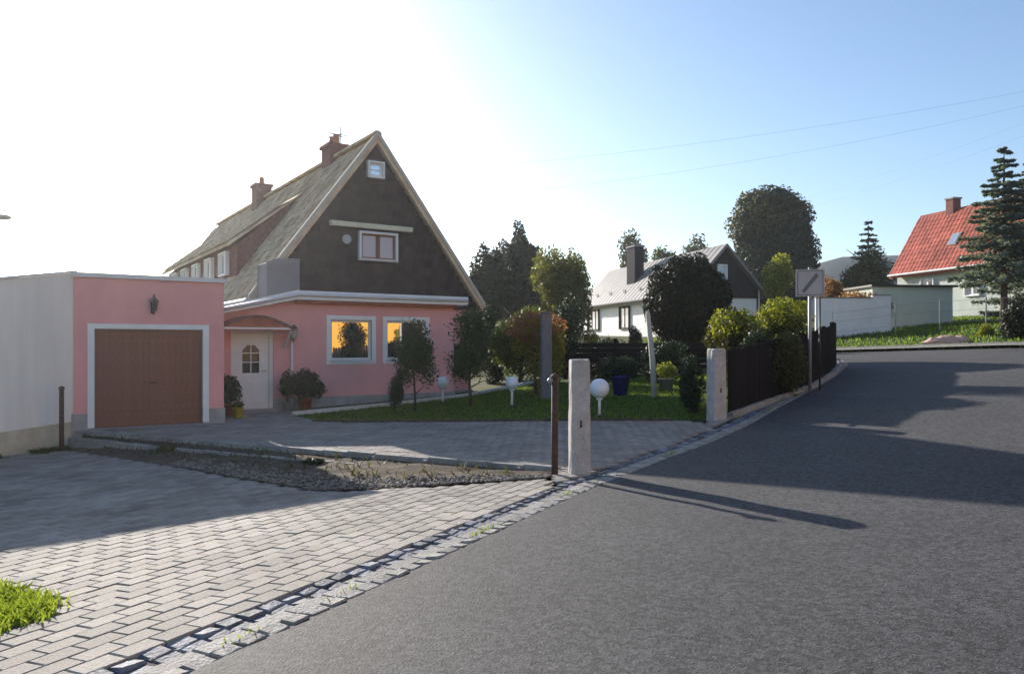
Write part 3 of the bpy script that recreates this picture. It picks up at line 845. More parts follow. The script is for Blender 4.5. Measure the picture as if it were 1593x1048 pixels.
for k in range(int((L1 - L0) / .4)):
    mb = MB(); y0_ = L0 + k * .4
    n6 = [(CX + .13 * math.cos(a), ZR + .03 + .1 * math.sin(a)) for a in np.linspace(-.3, math.pi + .3, 7)]
    mb.prism([(x, y0_, z) for x, z in n6], (0, .43, 0)); mb.build('ridge_tile', m_tile, roof_o)
MB().tube([(CX - HW - .1, L0, ZE - .08), (CX - HW - .1, L1, ZE - .08)], .06, 8).build('eaves_gutter', m_sheet, roof_o)
# shed dormer on the left slope
xt, zt, xf, zf_ = 1.57, 6.24, -.42, 4.68
dm = MB(); dm.prism([(xt, dA, zt), (xf + .15, dA, zf_ - .02), (xf + .15, dA, ZR - SL * (CX - xf - .15) - .05)], (0, dB - dA, 0)); dorm = dm.build('dormer', m_brick, house)
dd = Vector((xt - xf, 0, zt - zf_)).normalized()
dr = MB(); dr.prism([(xf - .1, dA - .12, zf_ - .08), (xt + .05, dA - .12, zt + .03), (xt + .05, dA - .12, zt + .11), (xf - .1, dA - .12, zf_ + .02)], (0, dB - dA + .24, 0)); dr.build('dormer_roof', m_tile, dorm)
dt = tiles_mesh((xf - .12, dB + .12, zf_ + .03), (0, -1, 0), tuple(dd), int((dB - dA + .24) / .24), int((xt - xf) / dd.x / .31), .24, .31)
tag(dt.build('dormer_tiles', m_tile, dorm), kind='stuff')
for k in range(5):
    yc = dA + 1.4 + k * 2.1
    T = Matrix.Translation((xf + .15, yc, 0)) @ Matrix.Rotation(R(-90), 4, 'Z')
    window(house, -.45, .45, 3.85, 4.5, 0, .05, 2, m_glass_s, T=T, sill=False)
# chimneys
def chimney(par, x, y, w, l, z0, z1, pots=2, aerial=False):
    c = MB(); c.box(x - w / 2, x + w / 2, y - l / 2, y + l / 2, z0, z1); c.box(x - w / 2 - .06, x + w / 2 + .06, y - l / 2 - .06, y + l / 2 + .06, z1, z1 + .1)
    co = c.build('chimney', m_brick, par)
    for k in range(pots):
        yy = y + (k - (pots - 1) / 2) * .35
        MB().lathe([(.11, 0), (.09, .28), (.11, .3)], 10, (x, yy, z1 + .1)).build('chimney_pot', m_terra, co)
    if aerial:
        a = MB(); a.tube([(x + .2, y, z1), (x + .2, y, z1 + .75)], .018, 6)
        for k in range(5): a.tube([(x + .2 - .38 + k * .02, y - .1 + k * .12, z1 + .45 + .05 * (k % 3)), (x + .2 + .34 - k * .03, y + .05 + k * .12, z1 + .5 + .04 * (k % 2))], .012, 5)
        a.tube([(x + .2, y - .2, z1 + .5), (x + .2, y + .55, z1 + .5)], .012, 5); a.build('roof_aerial', m_steel, co)
chimney(house, CX + .05, 4.6, .55, .75, ZR - .6, ZR + .36, 2, True)
chimney(house, CX - .1, 12.3, .6, .7, ZR - .6, ZR + .45, 1)
# outdoor table and basement window
window(house, 4.75, 5.35, .75, 1.65, GY + .1, .05, 1, m_glass_d, m_brown, m_plinth, sill=False)

# ------------------------------------------------------------------ the garage
gar = thing('garage', 'flat roofed pink garage with brown door and cream side wall', 'garage', KL(-8.5, 14.8, 0, KG), HA); gar.scale = (KG,) * 3
gw, gh = 2.81, 3.0
D0, D1, DH = .37, 2.38, 1.94
mb = MB(); wall_holes(mb, .02, gw, .28, gh - .06, [(D0, D1, -1, DH)], 0, .28); mb.box(gw - .22, gw, .28, 7, .28, gh - .06); mb.build('front_wall', m_pink, gar)
MB().box(-.02, D0, -.025, .25, -.9, .28).build('plinth', m_plinth, gar); MB().box(D1, gw + .02, -.025, .25, -.4, .28).build('plinth', m_plinth, gar)
mb = MB(); mb.box(.02, .24, .285, 7, -1, gh - .06); mb.build('side_wall', m_cream, gar)
MB().box(.02, gw, 7.002, 7.2, -1, gh - .06).build('rear_wall', m_cream, gar)
mb = MB(); mb.box(.245, gw - .225, .29, 7, gh - .3, gh - .18); mb.build('flat_roof', m_grey, gar)
mb = MB(); mb.box(-.03, gw + .05, -.06, .32, gh - .058, gh + .03); mb.build('parapet_cap', m_sheet, gar)
mb = MB(); mb.box(D0 - .12, D0, -.03, .2, .0, DH + .1); mb.box(D1, D1 + .12, -.03, .2, .0, DH + .1); mb.box(D0, D1, -.03, .2, DH, DH + .1); mb.build('door_surround', m_white, gar)
MB().box(D0, D1, -.02, .3, -.4, -.03).build('threshold', m_plinth, gar)
gd = MB(); gd.box(D0, D1, .14, .17, -.028, DH); gdo = gd.build('garage_door', m_brown, gar)
bd_me = bpy.data.meshes.new('board'); nb_ = 16; bw = (D1 - D0 - .08) / nb_
bmb = MB(); bmb.cbox(-bw / 2 + .0006, bw / 2 - .0006, -DH / 2 + .05, DH / 2 - .05, 0, .018, .003); bd_me.from_pydata(bmb.v, [], bmb.f); bd_me.materials.append(m_brown)
for k in range(nb_):
    o = place('board', bd_me, D0 + .04 + (k + .5) * bw, .14, DH / 2, 0, gdo); o.rotation_euler = (R(90), 0, 0)
mb = MB(); mb.box(D0, D0 + .04, .12, .139, 0, DH); mb.box(D1 - .04, D1, .12, .139, 0, DH); mb.box(D0 + .04, D1 - .04, .12, .139, DH - .05, DH); mb.box(D0 + .04, D1 - .04, .12, .139, 0, .05); mb.build('door_frame', m_brown, gdo)
MB().tube([((D0 + D1) / 2, .12, .85), ((D0 + D1) / 2, .07, .85), ((D0 + D1) / 2 + .12, .07, .85)], .012, 6).build('handle', m_black, gdo)
xl = 1.42
la = MB(); la.lathe([(.05, -.12), (.075, .06), (.075, .07)], 6, (xl, -.16, 2.42)); lo_ = la.build('wall_lantern', m_black, gar)
la = MB(); la.lathe([(.10, .07), (.03, .16), (.015, .22)], 6, (xl, -.16, 2.42)); la.tube([(xl, -.002, 2.34), (xl, -.1, 2.24), (xl, -.16, 2.3)], .013, 6); la.box(xl - .04, xl + .04, -.012, -.001, 2.26, 2.44); la.build('lantern_bracket', m_black, lo_)

# cream outbuilding of the neighbour, running towards the viewer from the garage corner
ob = thing('cream_outbuilding', 'plain cream rendered outbuilding left of the pink garage', 'outbuilding', KL(-8.52, 14.78, 0, KG), math.atan2(.89, .455)); ob.scale = (KG,) * 3
obL, obW, zt0, zt1 = 5.2, 4.0, 3.02, 2.1
MB().prism([(.1, 0, -1.2), (-obL, 0, -1.2), (-obL, 0, zt1), (.1, 0, zt0)], (0, .25, 0)).build('wall', m_cream, ob)
MB().box(-.15, .1, .252, obW, -1.2, zt0 - .06).build('end_wall', m_cream, ob)
MB().prism([(.08, -.004, -1.2), (-obL, -.004, -1.2), (-obL, -.004, .12), (-3, -.004, .16), (-1.6, -.004, .05), (.08, -.004, .14)], (0, .003, 0)).build('base_band', m_band, ob)
MB().box(-obL, -obL + .25, .252, obW, -1.2, zt1 - .05).build('end_wall', m_cream, ob)
MB().prism([(.1, -.04, zt0 + .005), (-obL - .05, -.04, zt1 - .005), (-obL - .05, -.04, zt1 + .045), (.1, -.04, zt0 + .055)], (0, obW, 0)).build('roof', m_sheet, ob)
# iron gate posts, granite posts
def iron_post(x, y, z, h, label, hinge):
    t = thing('iron_post', label, 'post', (x, y, z), 0, 'iron gate posts')
    m = MB(); m.tube([(0, 0, -.3), (0, 0, h)], .044, 12); m.build('pipe', m_rust, t, True)
    m = MB(); m.lathe([(.05, h - .01), (.056, h + .02), (.03, h + .05), (.005, h + .055)], 12); m.build('cap', m_rust, t, True)
    if hinge:
        m = MB(); m.sphere((-.055, -.02, h - .03), .038, 10, 6); m.tube([(0, 0, h - .03), (-.09, -.03, h - .03)], .02, 8); m.build('hinge_pin', m_steel, t, True)
    return t
iron_post(.535, 9.57, 0, 1.2, 'rusty brown iron pipe post beside the large granite post', True)
iron_post(-8.62, 14.64, -.40, 1.18, 'rusty brown iron pipe post at the garage corner', False)
def granite_post(x, y, z, w, h, ang, label):
    t = thing('granite_post', label, 'post', (x, y, z), ang, 'granite gate posts')
    rings = 12; n = 20; m = MB()
    for i in range(rings + 1):
        zz = -.3 + (h + .3) * i / rings
        s = w / 2 * (1.06 - .06 * i / rings) * (1 if i < rings else .93)
        if i == rings: zz -= .0
        if i == rings - 1: zz = h - .025
        for k in range(n):
            a = 2 * math.pi * k / n + math.pi / n
            c_, s_ = math.cos(a), math.sin(a); q = 1 / (abs(c_) ** 7 + abs(s_) ** 7) ** (1 / 7)
            j = random.uniform(-.006, .006)
            m.v.append(((c_ * q * s) + j, (s_ * q * s) + random.uniform(-.006, .006), zz + random.uniform(-.004, .004)))
    for i in range(rings):
        for k in range(n): m.f.append((i * n + k, i * n + (k + 1) % n, (i + 1) * n + (k + 1) % n, (i + 1) * n + k))
    m.f.append(tuple(rings * n + k for k in range(n)))
    m.build('shaft', m_granite, t)
    m = MB(); m.tube([(0, -w / 2 - .012, h * .42), (0, -w / 2 + .03, h * .42)], .018, 8); m.tube([(0, -w / 2 - .012, h * .42), (0, -w / 2 - .012, h * .47)], .012, 6); m.build('iron_hook', m_rust, t)
    return t
granite_post(.85, 9.66, 0, .25, 1.43, R(4), 'large pale granite gate post standing beside the gutter')
granite_post(3.78, 14.15, .19, .27, 1.36, R(20), 'smaller granite gate post at the end of the dark fence')

# ------------------------------------------------------------------ dark board fence along the pavement
fen = thing('board_fence', 'dark brown vertical board fence behind the small granite post', 'fence', (3.98, 14.35, .2), 0)
off0 = Vector((3.98, 14.35, .2))
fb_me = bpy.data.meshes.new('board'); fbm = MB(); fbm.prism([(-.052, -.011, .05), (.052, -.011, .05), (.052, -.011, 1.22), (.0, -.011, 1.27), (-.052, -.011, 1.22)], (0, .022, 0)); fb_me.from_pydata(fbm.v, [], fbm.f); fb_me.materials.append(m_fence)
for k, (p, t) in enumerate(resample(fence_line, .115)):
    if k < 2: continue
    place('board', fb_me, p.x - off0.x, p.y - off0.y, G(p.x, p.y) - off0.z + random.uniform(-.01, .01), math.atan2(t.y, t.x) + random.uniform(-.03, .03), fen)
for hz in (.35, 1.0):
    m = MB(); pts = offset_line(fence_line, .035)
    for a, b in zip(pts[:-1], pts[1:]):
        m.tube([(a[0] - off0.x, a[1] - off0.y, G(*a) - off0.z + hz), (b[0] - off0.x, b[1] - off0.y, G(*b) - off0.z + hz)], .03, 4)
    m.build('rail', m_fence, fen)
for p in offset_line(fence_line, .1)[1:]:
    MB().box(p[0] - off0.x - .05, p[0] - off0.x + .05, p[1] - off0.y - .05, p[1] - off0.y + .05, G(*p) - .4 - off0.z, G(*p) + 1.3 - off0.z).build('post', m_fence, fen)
# horizontal board fence at the back of the garden
bf = thing('garden_fence', 'brown horizontal board fence at the back of the garden', 'fence', (2.2, 25.2, .9), R(-8))
for k in range(6):
    MB().box(-.6, 4.6, -.015, .015, -.2 + k * .17, -.05 + k * .17).build('board', m_fence, bf)
for k in range(4): MB().box(-.5 + k * 1.65, -.4 + k * 1.65, .02, .11, -.9, .95).build('post', m_fence, bf)

# ------------------------------------------------------------------ street sign
sp = Vector((6.62, 17.0)); sz = G(*sp)
sg_ = thing('street_sign', 'square grey street sign with dark diagonal slash on steel pole', 'street sign', (sp.x, sp.y, sz), R(-14))
MB().tube([(0, 0, -.3), (0, 0, 2.75)], .038, 12).build('pole', m_steel, sg_, True)
m = MB(); m.box(-.30, .30, -.06, -.052, 2.12 - .02, 2.72 - .02); sf = m.build('sign_plate', m_signgrey, sg_, bevel=.002)
m = MB(); m.box(-.27, .27, -.0645, -.0605, 2.13, 2.145); m.box(-.27, .27, -.0645, -.0605, 2.655, 2.67); m.box(-.27, -.255, -.0645, -.0605, 2.145, 2.655); m.box(.255, .27, -.0645, -.0605, 2.145, 2.655); m.build('border_line', m_signslash, sf)
m = MB(); m.prism([(-.18, -.0605, 2.22), (-.12, -.0605, 2.18), (.18, -.0605, 2.55), (.12, -.0605, 2.62)], (0, -.004, 0)); m.build('slash', m_signslash, sf)
m = MB(); m.box(-.06, .06, -.051, -.03, 2.2, 2.24); m.box(-.06, .06, -.051, -.03, 2.56, 2.6); m.build('clamp', m_steel, sg_)
t = thing('sign_stay', 'thin dark steel post just right of the street sign pole', 'post', (6.62 + .2, 16.95, sz), 0)
MB().tube([(0, 0, -.3), (0, 0, 2.1)], .022, 8).build('pipe', m_black, t, True); MB().lathe([(.028, 2.1), (.02, 2.13), (.004, 2.14)], 8).build('cap', m_black, t)

# ------------------------------------------------------------------ garden things
def globe_lamp(x, y, h, r, label):
    z = G(x, y); t = thing('globe_lamp', label, 'garden lamp', (x, y, z), 0, 'white globe garden lamps')
    MB().sphere((0, 0, h), r, 20, 12).build('globe', m_globe, t, True)
    MB().tube([(0, 0, .02), (0, 0, h - r * .9)], .028, 10).build('stem', m_white, t, True)
    MB().lathe([(.10, -.02), (.10, .02), (.04, .05)], 12).build('base', m_black, t); MB().lathe([(.06, h - r - .03), (.075, h - r * .88)], 12).build('collar', m_white, t)
globe_lamp(-1.85, 20.4, .55, .17, 'white globe garden lamp nearest the pink house wall')
globe_lamp(0.0, 18.4, .58, .155, 'white globe garden lamp in the middle of the lawn')
globe_lamp(1.76, 15.4, .58, .20, 'largest white globe garden lamp right of the big granite post')
# grey wooden post and pale leaning post
t = thing('wooden_post', 'tall square grey wooden post behind the rusty iron post', 'post', (.89, 20.0, G(.89, 20)), R(10))
MB().box(-.13, .13, -.13, .13, -.3, 2.2).build('shaft', m_wood, t, bevel=.015); MB().prism([(-.14, -.14, 2.2), (.14, -.14, 2.2), (.14, .14, 2.2), (-.14, .14, 2.2)], (0, 0, .05)).build('cap', m_wood, t, bevel=.02)
t = thing('leaning_post', 'pale leaning wooden pole in the garden by the dark round tree', 'post', (3.42, 18.3, G(3.42, 18.3)), 0)
MB().tube([(0, 0, -.3), (-.06, 0, .9), (-.17, .02, 2.0)], [.075, .07, .055], 8).build('shaft', m_palewood, t, True); MB().lathe([(.06, 0), (.03, .05), (.004, .06)], 8, (-.17, .02, 1.99)).build('cap', m_palewood, t)

def crown_obj(parent, mat, blobs, n, size, seed, name='crown', fill=.35, lump=.16, spread=.9, aspect=.55):
    rg = np.random.default_rng(seed)
    p, d = crown_points(blobs, n, rg, fill, lump)
    v, f = leaf_quads(p, d, size, rg, aspect, spread)
    return np_mesh(name, v, f, mat, parent)
def limbs(base, top, rad, seed, nl_=6, spread=1.0, start=.45):
    rg = random.Random(seed); m = MB(); base, top = Vector(base), Vector(top); h = (top - base).length
    pts = [base + (top - base) * (i / 6) + Vector((rg.uniform(-1, 1), rg.uniform(-1, 1), 0)) * h * .012 for i in range(7)]
    m.tube(pts, [rad * (1.25 if i == 0 else 1 - .8 * i / 6) for i in range(7)], 8)
    for k in range(nl_):
        q = start + (1 - start) * k / nl_; o_ = base + (top - base) * q; a = k * 2.4 + rg.uniform(-.4, .4); ln2 = spread * rg.uniform(.5, .9)
        e = o_ + Vector((math.cos(a) * ln2, math.sin(a) * ln2, ln2 * rg.uniform(.35, .9)))
        m.tube([o_, (o_ + e) / 2 + Vector((0, 0, ln2 * .08)), e], [rad * .45 * (1.1 - q * .6), rad * .3 * (1.1 - q * .6), rad * .08], 6)
    return m
def tree(name, label, cat, box, Y, mat, n, size, seed, clumps=9, trunk_r=.12, group=None, zbase=None, fill=.4, dense=False, depth=None, lump=.16, extra=None):
    """broadleaf tree or shrub: box = crown extent in the photograph at depth Y"""
    x0, x1, y0, y1 = box; a, b = P(x0, y0, Y), P(x1, y1, Y)
    cx_ = (a.x + b.x) / 2; rx = (b.x - a.x) / 2; ct = a.z; cb = b.z; rz_ = (ct - cb) / 2; cz = (ct + cb) / 2
    gz = G(cx_, Y) if zbase is None else zbase
    t = thing(name, label, cat, (cx_, Y, gz), 0, group)
    rg = np.random.default_rng(seed); c = (0, 0, cz - gz); rad = (rx, depth or rx, rz_)
    blobs = [(0, 0, c[2], rad[0] * .93, rad[1] * .93, rad[2] * .93)] if dense else sub_blobs(c, rad, n, clumps, rg)
    limbs((0, 0, -.2), (0, 0, cz - gz + rz_ * .6), trunk_r, seed, 7, min(rx, rz_) * .9, max(.15, min(.8, (cb - gz + .1) / max(.3, cz - gz + rz_ * .6)))).build('trunk', m_bark, t, True)
    crown_obj(t, mat, blobs, n, size, seed, 'crown', fill, lump)
    if extra: crown_obj(t, extra[0], [(0, -.05 * rx, c[2] + rz_ * .55, rx * .9, rx * .8, rz_ * .42)] if len(extra) < 3 else extra[2], extra[1], size, seed + 1, 'top_foliage', .3)
    return t
tree('column_tree', 'narrow dark leafy garden tree before the second pink house window', 'tree', (604, 686, 495, 612), 18.4, l_topi, 5200, .075, 11, 13, .035, fill=.7, lump=.3)
tree('round_tree', 'round headed dark green garden tree at the right end of pink house', 'tree', (690, 774, 480, 600), 19.0, l_topi, 7000, .075, 12, 13, .045, fill=.7, lump=.3)
tree('dwarf_conifer', 'small dark dwarf conifer left of the narrow garden tree', 'shrub', (598, 632, 570, 640), 17.9, l_dark, 2600, .05, 13, 5, .03)
tree('russet_shrub', 'tall shrub with russet top and yellow green leaves before hedge', 'shrub', (782, 884, 482, 605), 21.0, l_yel, 3600, .10, 14, 11, .05, extra=(l_red, 1500))
tree('hedge_bush', 'large mid green bush behind the russet shrub', 'shrub', (752, 866, 465, 610), 25.0, l_mid, 11000, .10, 15, 9, .08)
tree('clipped_evergreen', 'dark clipped evergreen bush left of the white house', 'shrub', (856, 910, 457, 590), 25.5, l_dark, 5000, .08, 16, 6, .08, dense=True)
tree('ball_tree', 'huge near black ball shaped tree before the white house', 'tree', (999, 1142, 394, 560), 27.0, l_black, 46000, .11, 17, 1, .13, dense=True, fill=.5, lump=.10)
tree('hedge_shrub', 'olive shrub with sunlit top tint above the dark fence beside small granite post', 'shrub', (1096, 1192, 478, 610), 17.6, l_olive, 5000, .085, 18, 10, .05, extra=(l_lit, 1500))  # lighter leaves on top paint the sunlight into the crown
tree('hedge_shrub', 'green shrub with sunlit top tint above the dark fence next to street sign', 'shrub', (1172, 1262, 462, 590), 18.6, l_mid, 5200, .085, 19, 10, .05, extra=(l_lit, 1900))  # sunlit top given as a cap of lighter leaf colour
tree('hedge_shrub', 'dark olive shrub spilling over the fence beside the sign pole', 'shrub', (1184, 1250, 492, 632), 16.45, l_olive, 5200, .075, 28, 11, .04, depth=.45, fill=.6)
tree('hedge_shrub', 'dark leafy shrub hanging over the middle of dark fence', 'shrub', (1140, 1215, 505, 585), 16.2, l_dark, 3600, .075, 29, 9, .04, depth=.4, fill=.6)
tree('dark_shrub', 'dark shadowed shrub left of the small granite post', 'shrub', (1052, 1108, 540, 655), 15.2, l_dark, 3600, .06, 20, 7, .03)
tree('dark_shrub', 'dark garden shrub below the white house wall', 'shrub', (900, 975, 545, 620), 23.4, l_black, 3600, .08, 21, 8, .04)
tree('dark_shrub', 'dark low shrub under the black ball tree', 'shrub', (985, 1072, 520, 605), 21.6, l_dark, 4200, .08, 22, 8, .04)
tree('hedge_plant', 'small yellow flowering bush against the white house wall', 'shrub', (905, 935, 505, 545), 40, l_yel, 900, .12, 23, 5, .05)
tree('hedge_plant', 'small dark bush below white house right window', 'shrub', (972, 1004, 502, 545), 38, l_dark, 1100, .12, 24, 5, .05)
tree('hedge_bush', 'dark bush in the gap right of the pink house', 'shrub', (736, 800, 470, 610), 27.0, l_dark, 9000, .1, 25, 9, .08)
tree('hedge_bush', 'shadowed bush behind the grey wooden post', 'shrub', (826, 915, 505, 610), 27.5, l_topi, 9000, .1, 26, 9, .08)
tree('hedge_bush', 'dark broad bush before the white house wall foot', 'shrub', (895, 1010, 522, 610), 29.0, l_dark, 9000, .11, 27, 9, .08)
# background trees
bgt = 'trees behind the houses'
tree('background_tree', 'dark leafy tree beside the right slope of pink house roof', 'tree', (722, 800, 376, 560), 44, l_dark, 16000, .26, 31, 12, .2, bgt, fill=.6, dense=True, lump=.24)
tree('background_tree', 'tallest dark tree just right of the pink house', 'tree', (764, 856, 354, 560), 47, l_pine, 20000, .26, 32, 13, .22, bgt, fill=.6, dense=True, lump=.22)
tree('background_tree', 'yellow green sunlit tree left of the white house roof', 'tree', (816, 936, 382, 560), 38, l_sun, 16000, .19, 33, 16, .2, bgt, fill=.6)
tree('background_tree', 'pale leafy tree directly behind the dark blue chimney', 'tree', (955, 1014, 357, 470), 88, l_olive, 3600, .4, 34, 9, .25, bgt, fill=.6)
tree('background_tree', 'low leafy tree behind the middle of grey metal roof', 'tree', (1008, 1068, 373, 470), 90, l_mid, 3000, .42, 35, 9, .25, bgt, fill=.6)
tree('background_tree', 'olive tree behind the grey roof beside big round tree', 'tree', (1052, 1120, 354, 470), 92, l_olive, 3600, .42, 36, 9, .25, bgt, fill=.6)
tree('domed_tree', 'big dome shaped dark tree rising behind the white house', 'tree', (1132, 1270, 291, 540), 72, l_dark, 42000, .36, 37, 20, .45, fill=.5, dense=True, lump=.13, extra=(l_olive, 7000))
tree('young_tree', 'small light green tree right of the dark gable', 'tree', (1172, 1240, 388, 470), 46, l_lit, 2800, .2, 38, 8, .1)
tree('background_shrub', 'broad olive tree left of the red roofed house', 'tree', (1300, 1400, 384, 500), 66, l_olive, 6500, .26, 39, 12, .25, bgt, fill=.5)
tree('autumn_shrub', 'rust coloured shrub behind the white panel wall', 'shrub', (1268, 1328, 428, 500), 52, l_orange, 2600, .2, 40, 7, .1)
tree('autumn_shrub', 'low brown hedge bush above the white panel wall', 'shrub', (1296, 1396, 440, 510), 36.5, l_orange, 3600, .14, 41, 8, .1)
tree('verge_shrub', 'small bright yellow green bush on the far grass bank', 'shrub', (1514, 1550, 505, 540), 27.5, l_lit, 1600, .09, 42, 5, .03)
tree('verge_shrub', 'dark upright shrub at the right edge under the spruce', 'shrub', (1546, 1606, 452, 552), 26.0, l_black, 5200, .10, 43, 7, .06)

def spruce(name, label, px, ytop, Y, half_w, mat, seed, whorls=16, zb=None, needles=90, size=.12, bottom=.08, group=None):
    top = P(px, ytop, Y); gz = G(top.x, Y) if zb is None else zb; H = top.z - gz
    t = thing(name, label, 'tree', (top.x, Y, gz), 0, group); rg = random.Random(seed); nr = np.random.default_rng(seed)
    m = MB(); m.tube([(0, 0, -.2), (0, 0, H * .5), (0, 0, H * .98)], [H * .02, H * .012, .01], 8)
    pts = []; nrm = []
    for w in range(whorls):
        q = bottom + (1 - bottom) * (w / whorls) ** .9; zc = H * q; ln = half_w * (1 - q) ** .85 + .08; nb = 9 if q < .8 else 6
        for k in range(nb):
            a = k * 6.283 / nb + w * .7 + rg.uniform(-.25, .25); L = ln * rg.uniform(.7, 1.12); droop = L * rg.uniform(.12, .32)
            o_ = Vector((0, 0, zc + rg.uniform(-.1, .1))); mid = Vector((math.cos(a) * L * .55, math.sin(a) * L * .55, o_.z - droop * .9)); e = Vector((math.cos(a) * L, math.sin(a) * L, o_.z - droop * .75))
            m.tube([o_, mid, e], [.02 + L * .012, .012 + L * .006, .004], 5, False)
            nn = int(needles * (.35 + L / max(half_w, .1)))
            s = nr.uniform(.12, 1, nn) ** .8
            side = Vector((-math.sin(a), math.cos(a), 0)); wv = L * .24 * (1.15 - s)
            lat = nr.uniform(-1, 1, nn) * wv
            c0 = np.outer((1 - s) ** 2, np.array(o_)) + np.outer(2 * s * (1 - s), np.array(mid)) + np.outer(s ** 2, np.array(e))
            c0 += np.outer(lat, np.array(side)); c0[:, 2] += nr.normal(size=nn) * .03 * L - abs(lat) * .25
            pts.append(c0); nrm.append(np.tile((0, 0, 1.), (nn, 1)))
    m.build('trunk', m_bark, t)
    pts, nrm = np.concatenate(pts), np.concatenate(nrm)
    v, f = leaf_quads(pts, nrm, size, nr, .42, .55)
    np_mesh('crown', v, f, mat, t)
    return t
spruce('blue_spruce', 'tall blue spruce in front of the red roofed house', 1562, 222, 30, 2.6, l_blue, 51, 15, needles=230, size=.17, bottom=.30)
spruce('blue_spruce', 'blue green spruce cut by the right edge of the picture', 1604, 240, 32.5, 2.6, l_blue, 52, 17, needles=240, size=.15, bottom=.1)
spruce('far_spruce', 'small pointed spruce on the skyline left of the red roof', 1351, 338, 84, 3.4, l_pine, 53, 13, needles=55, size=.4, bottom=.2)
spruce('far_spruce', 'dark spruce top behind the pink house dark trees', 806, 362, 52, 2.4, l_pine, 54, 14, needles=50, size=.3, bottom=.2)

# potted plants
def pot_plant(label, x, y, z, pr, ph, pm, mat, blobs, n, size, seed, potname='pot'):
    t = thing('potted_plant', label, 'potted plant', (x, y, z), 0, None)
    MB().lathe([(pr * .72, 0), (pr, ph * .92), (pr * 1.08, ph * .92), (pr * 1.08, ph), (pr * .9, ph), (pr * .85, ph - .03)], 18).build(potname, pm, t, True)
    limbs((0, 0, ph - .05), (0, 0, blobs[0][2] + blobs[0][5] * .5), .02, seed, 5, blobs[0][3] * .8).build('stem', m_bark, t)
    crown_obj(t, mat, blobs, n, size, seed, 'foliage', .6)
    return t

x, y = ly(-1.9, -1.0); pot_plant('leafy plant in a terracotta pot left of white door', x, y, G(x, y), .15, .28, m_terra, l_dark, [(0, 0, .62, .30, .28, .36)], 1800, .07, 61)
x, y = ly(-1.85, -1.6); t = pot_plant('small plant in bright yellow pot at the garage corner', x, y, G(x, y), .13, .24, m_yellow, l_mid, [(0, 0, .31, .13, .13, .1)], 350, .05, 62)
x, y = ly(-.05, -.62); pot_plant('bushy dark plant in terracotta pot right of white door', x, y, G(x, y), .19, .30, m_terra, l_dark, [(0, 0, .68, .42, .36, .40), (.3, 0, .55, .25, .25, .22)], 3000, .075, 63)
x, y = ly(-.42, -.45); pot_plant('small leafy plant on the step beside white door', x, y, -.035, .10, .2, m_plinth, l_topi, [(0, 0, .62, .2, .2, .38)], 1100, .06, 64)
x, y = 2.72, 19.2; pot_plant('wide leafy plant in the cobalt blue pot on lawn', x, y, G(x, y), .24, .5, m_blue, l_dark, [(0, 0, .72, .44, .4, .26), (-.25, 0, .6, .25, .25, .16), (.25, 0, .6, .25, .25, .16)], 3200, .085, 65)
x, y = 3.95, 19.6; pot_plant('small sunlit plant in stone bowl at the lawn end', x, y, G(x, y), .2, .3, m_plinth, l_lit, [(0, 0, .5, .28, .28, .2)], 900, .07, 66)
# low plants in the bed
for i, (tt, w, s_, mt, lb) in enumerate(((.36, .3, .10, l_dark, 'tiny dark cushion plant in the lit part of planting bed'), (.70, .4, .14, l_olive, 'low olive cushion plant in the shaded part of planting bed'))):
    x, y, z = bed_point(tt, w); t = thing('cushion_plant', lb, 'plant', (x, y, z), 0, 'low plants in the bed')
    limbs((0, 0, -.03), (0, 0, s_ * .5), .012, 70 + i, 4, s_ * .6, .2).build('stem', m_bark, t)
    crown_obj(t, mt, [(0, 0, s_ * .3, s_ * 1.7, s_ * 1.1, s_ * .5)], 900, .045, 70 + i, 'foliage', .6)
wl = []
for k in range(420):
    tt, w = rng.uniform(.05, 1), rng.uniform(.05, .75) ** 1.2; wl.append(bed_point(tt, w))
blades('weed_blades', np.array(wl), .10, l_olive, bed, rng, .012, 1.0)

# ------------------------------------------------------------------ white house with grey metal roof
A2 = math.atan2(.284, .959)
o2 = P(1069, 448, 48); wz = G(o2.x, 50) - .6
wh = thing('white_house', 'white house with grey metal roof and dark boarded gable', 'house', (o2.x, 48, 0), A2)
W2w, L2 = 5.35, 18.0; ze2 = o2.z; zr2 = P(1133, 380, 48.8).z
mb = MB(); mb.box(.2, W2w - .2, .2, .45, wz - 1, ze2 - .55); mb.box(.2, .45, .45, L2 - .2, wz - 1, ze2); mb.box(W2w - .45, W2w - .2, .45, L2 - .2, wz - 1, ze2); mb.build('wall', m_white, wh)
MB().prism([(.15, .12, ze2 - .55), (W2w - .15, .12, ze2 - .55), (W2w - .15, .12, ze2 + .1), (W2w / 2, .12, zr2 - .2), (.15, .12, ze2 + .1)], (0, .3, 0)).build('gable_boarding', m_darkbrown, wh)
rf = MB(); h2 = W2w / 2; s2 = (zr2 - ze2) / h2
for sg, ex in ((1, -.35), (-1, W2w + .35)):
    ez = ze2 - .35 * s2
    rf.prism([(ex, -.35, ez), (h2, -.35, zr2), (h2, -.35, zr2 - .2), (ex, -.35, ez - .2)], (0, L2 + .7, 0))
rf2 = rf.build('roof', m_seam, wh)
for k in range(28):
    yy = -.3 + k * .66; m = MB()
    m.prism([(-.35, yy, ze2 - .35 * s2 + .002), (h2, yy, zr2 + .002), (h2, yy, zr2 + .035), (-.35, yy, ze2 - .35 * s2 + .035)], (0, .03, 0)); m.build('standing_seam', m_seam, rf2)
MB().tube([(-.42, -.3, ze2 - .35 * s2 - .05), (-.42, L2 + .3, ze2 - .35 * s2 - .05)], .08, 8).build('eaves_gutter', m_grey, rf2)
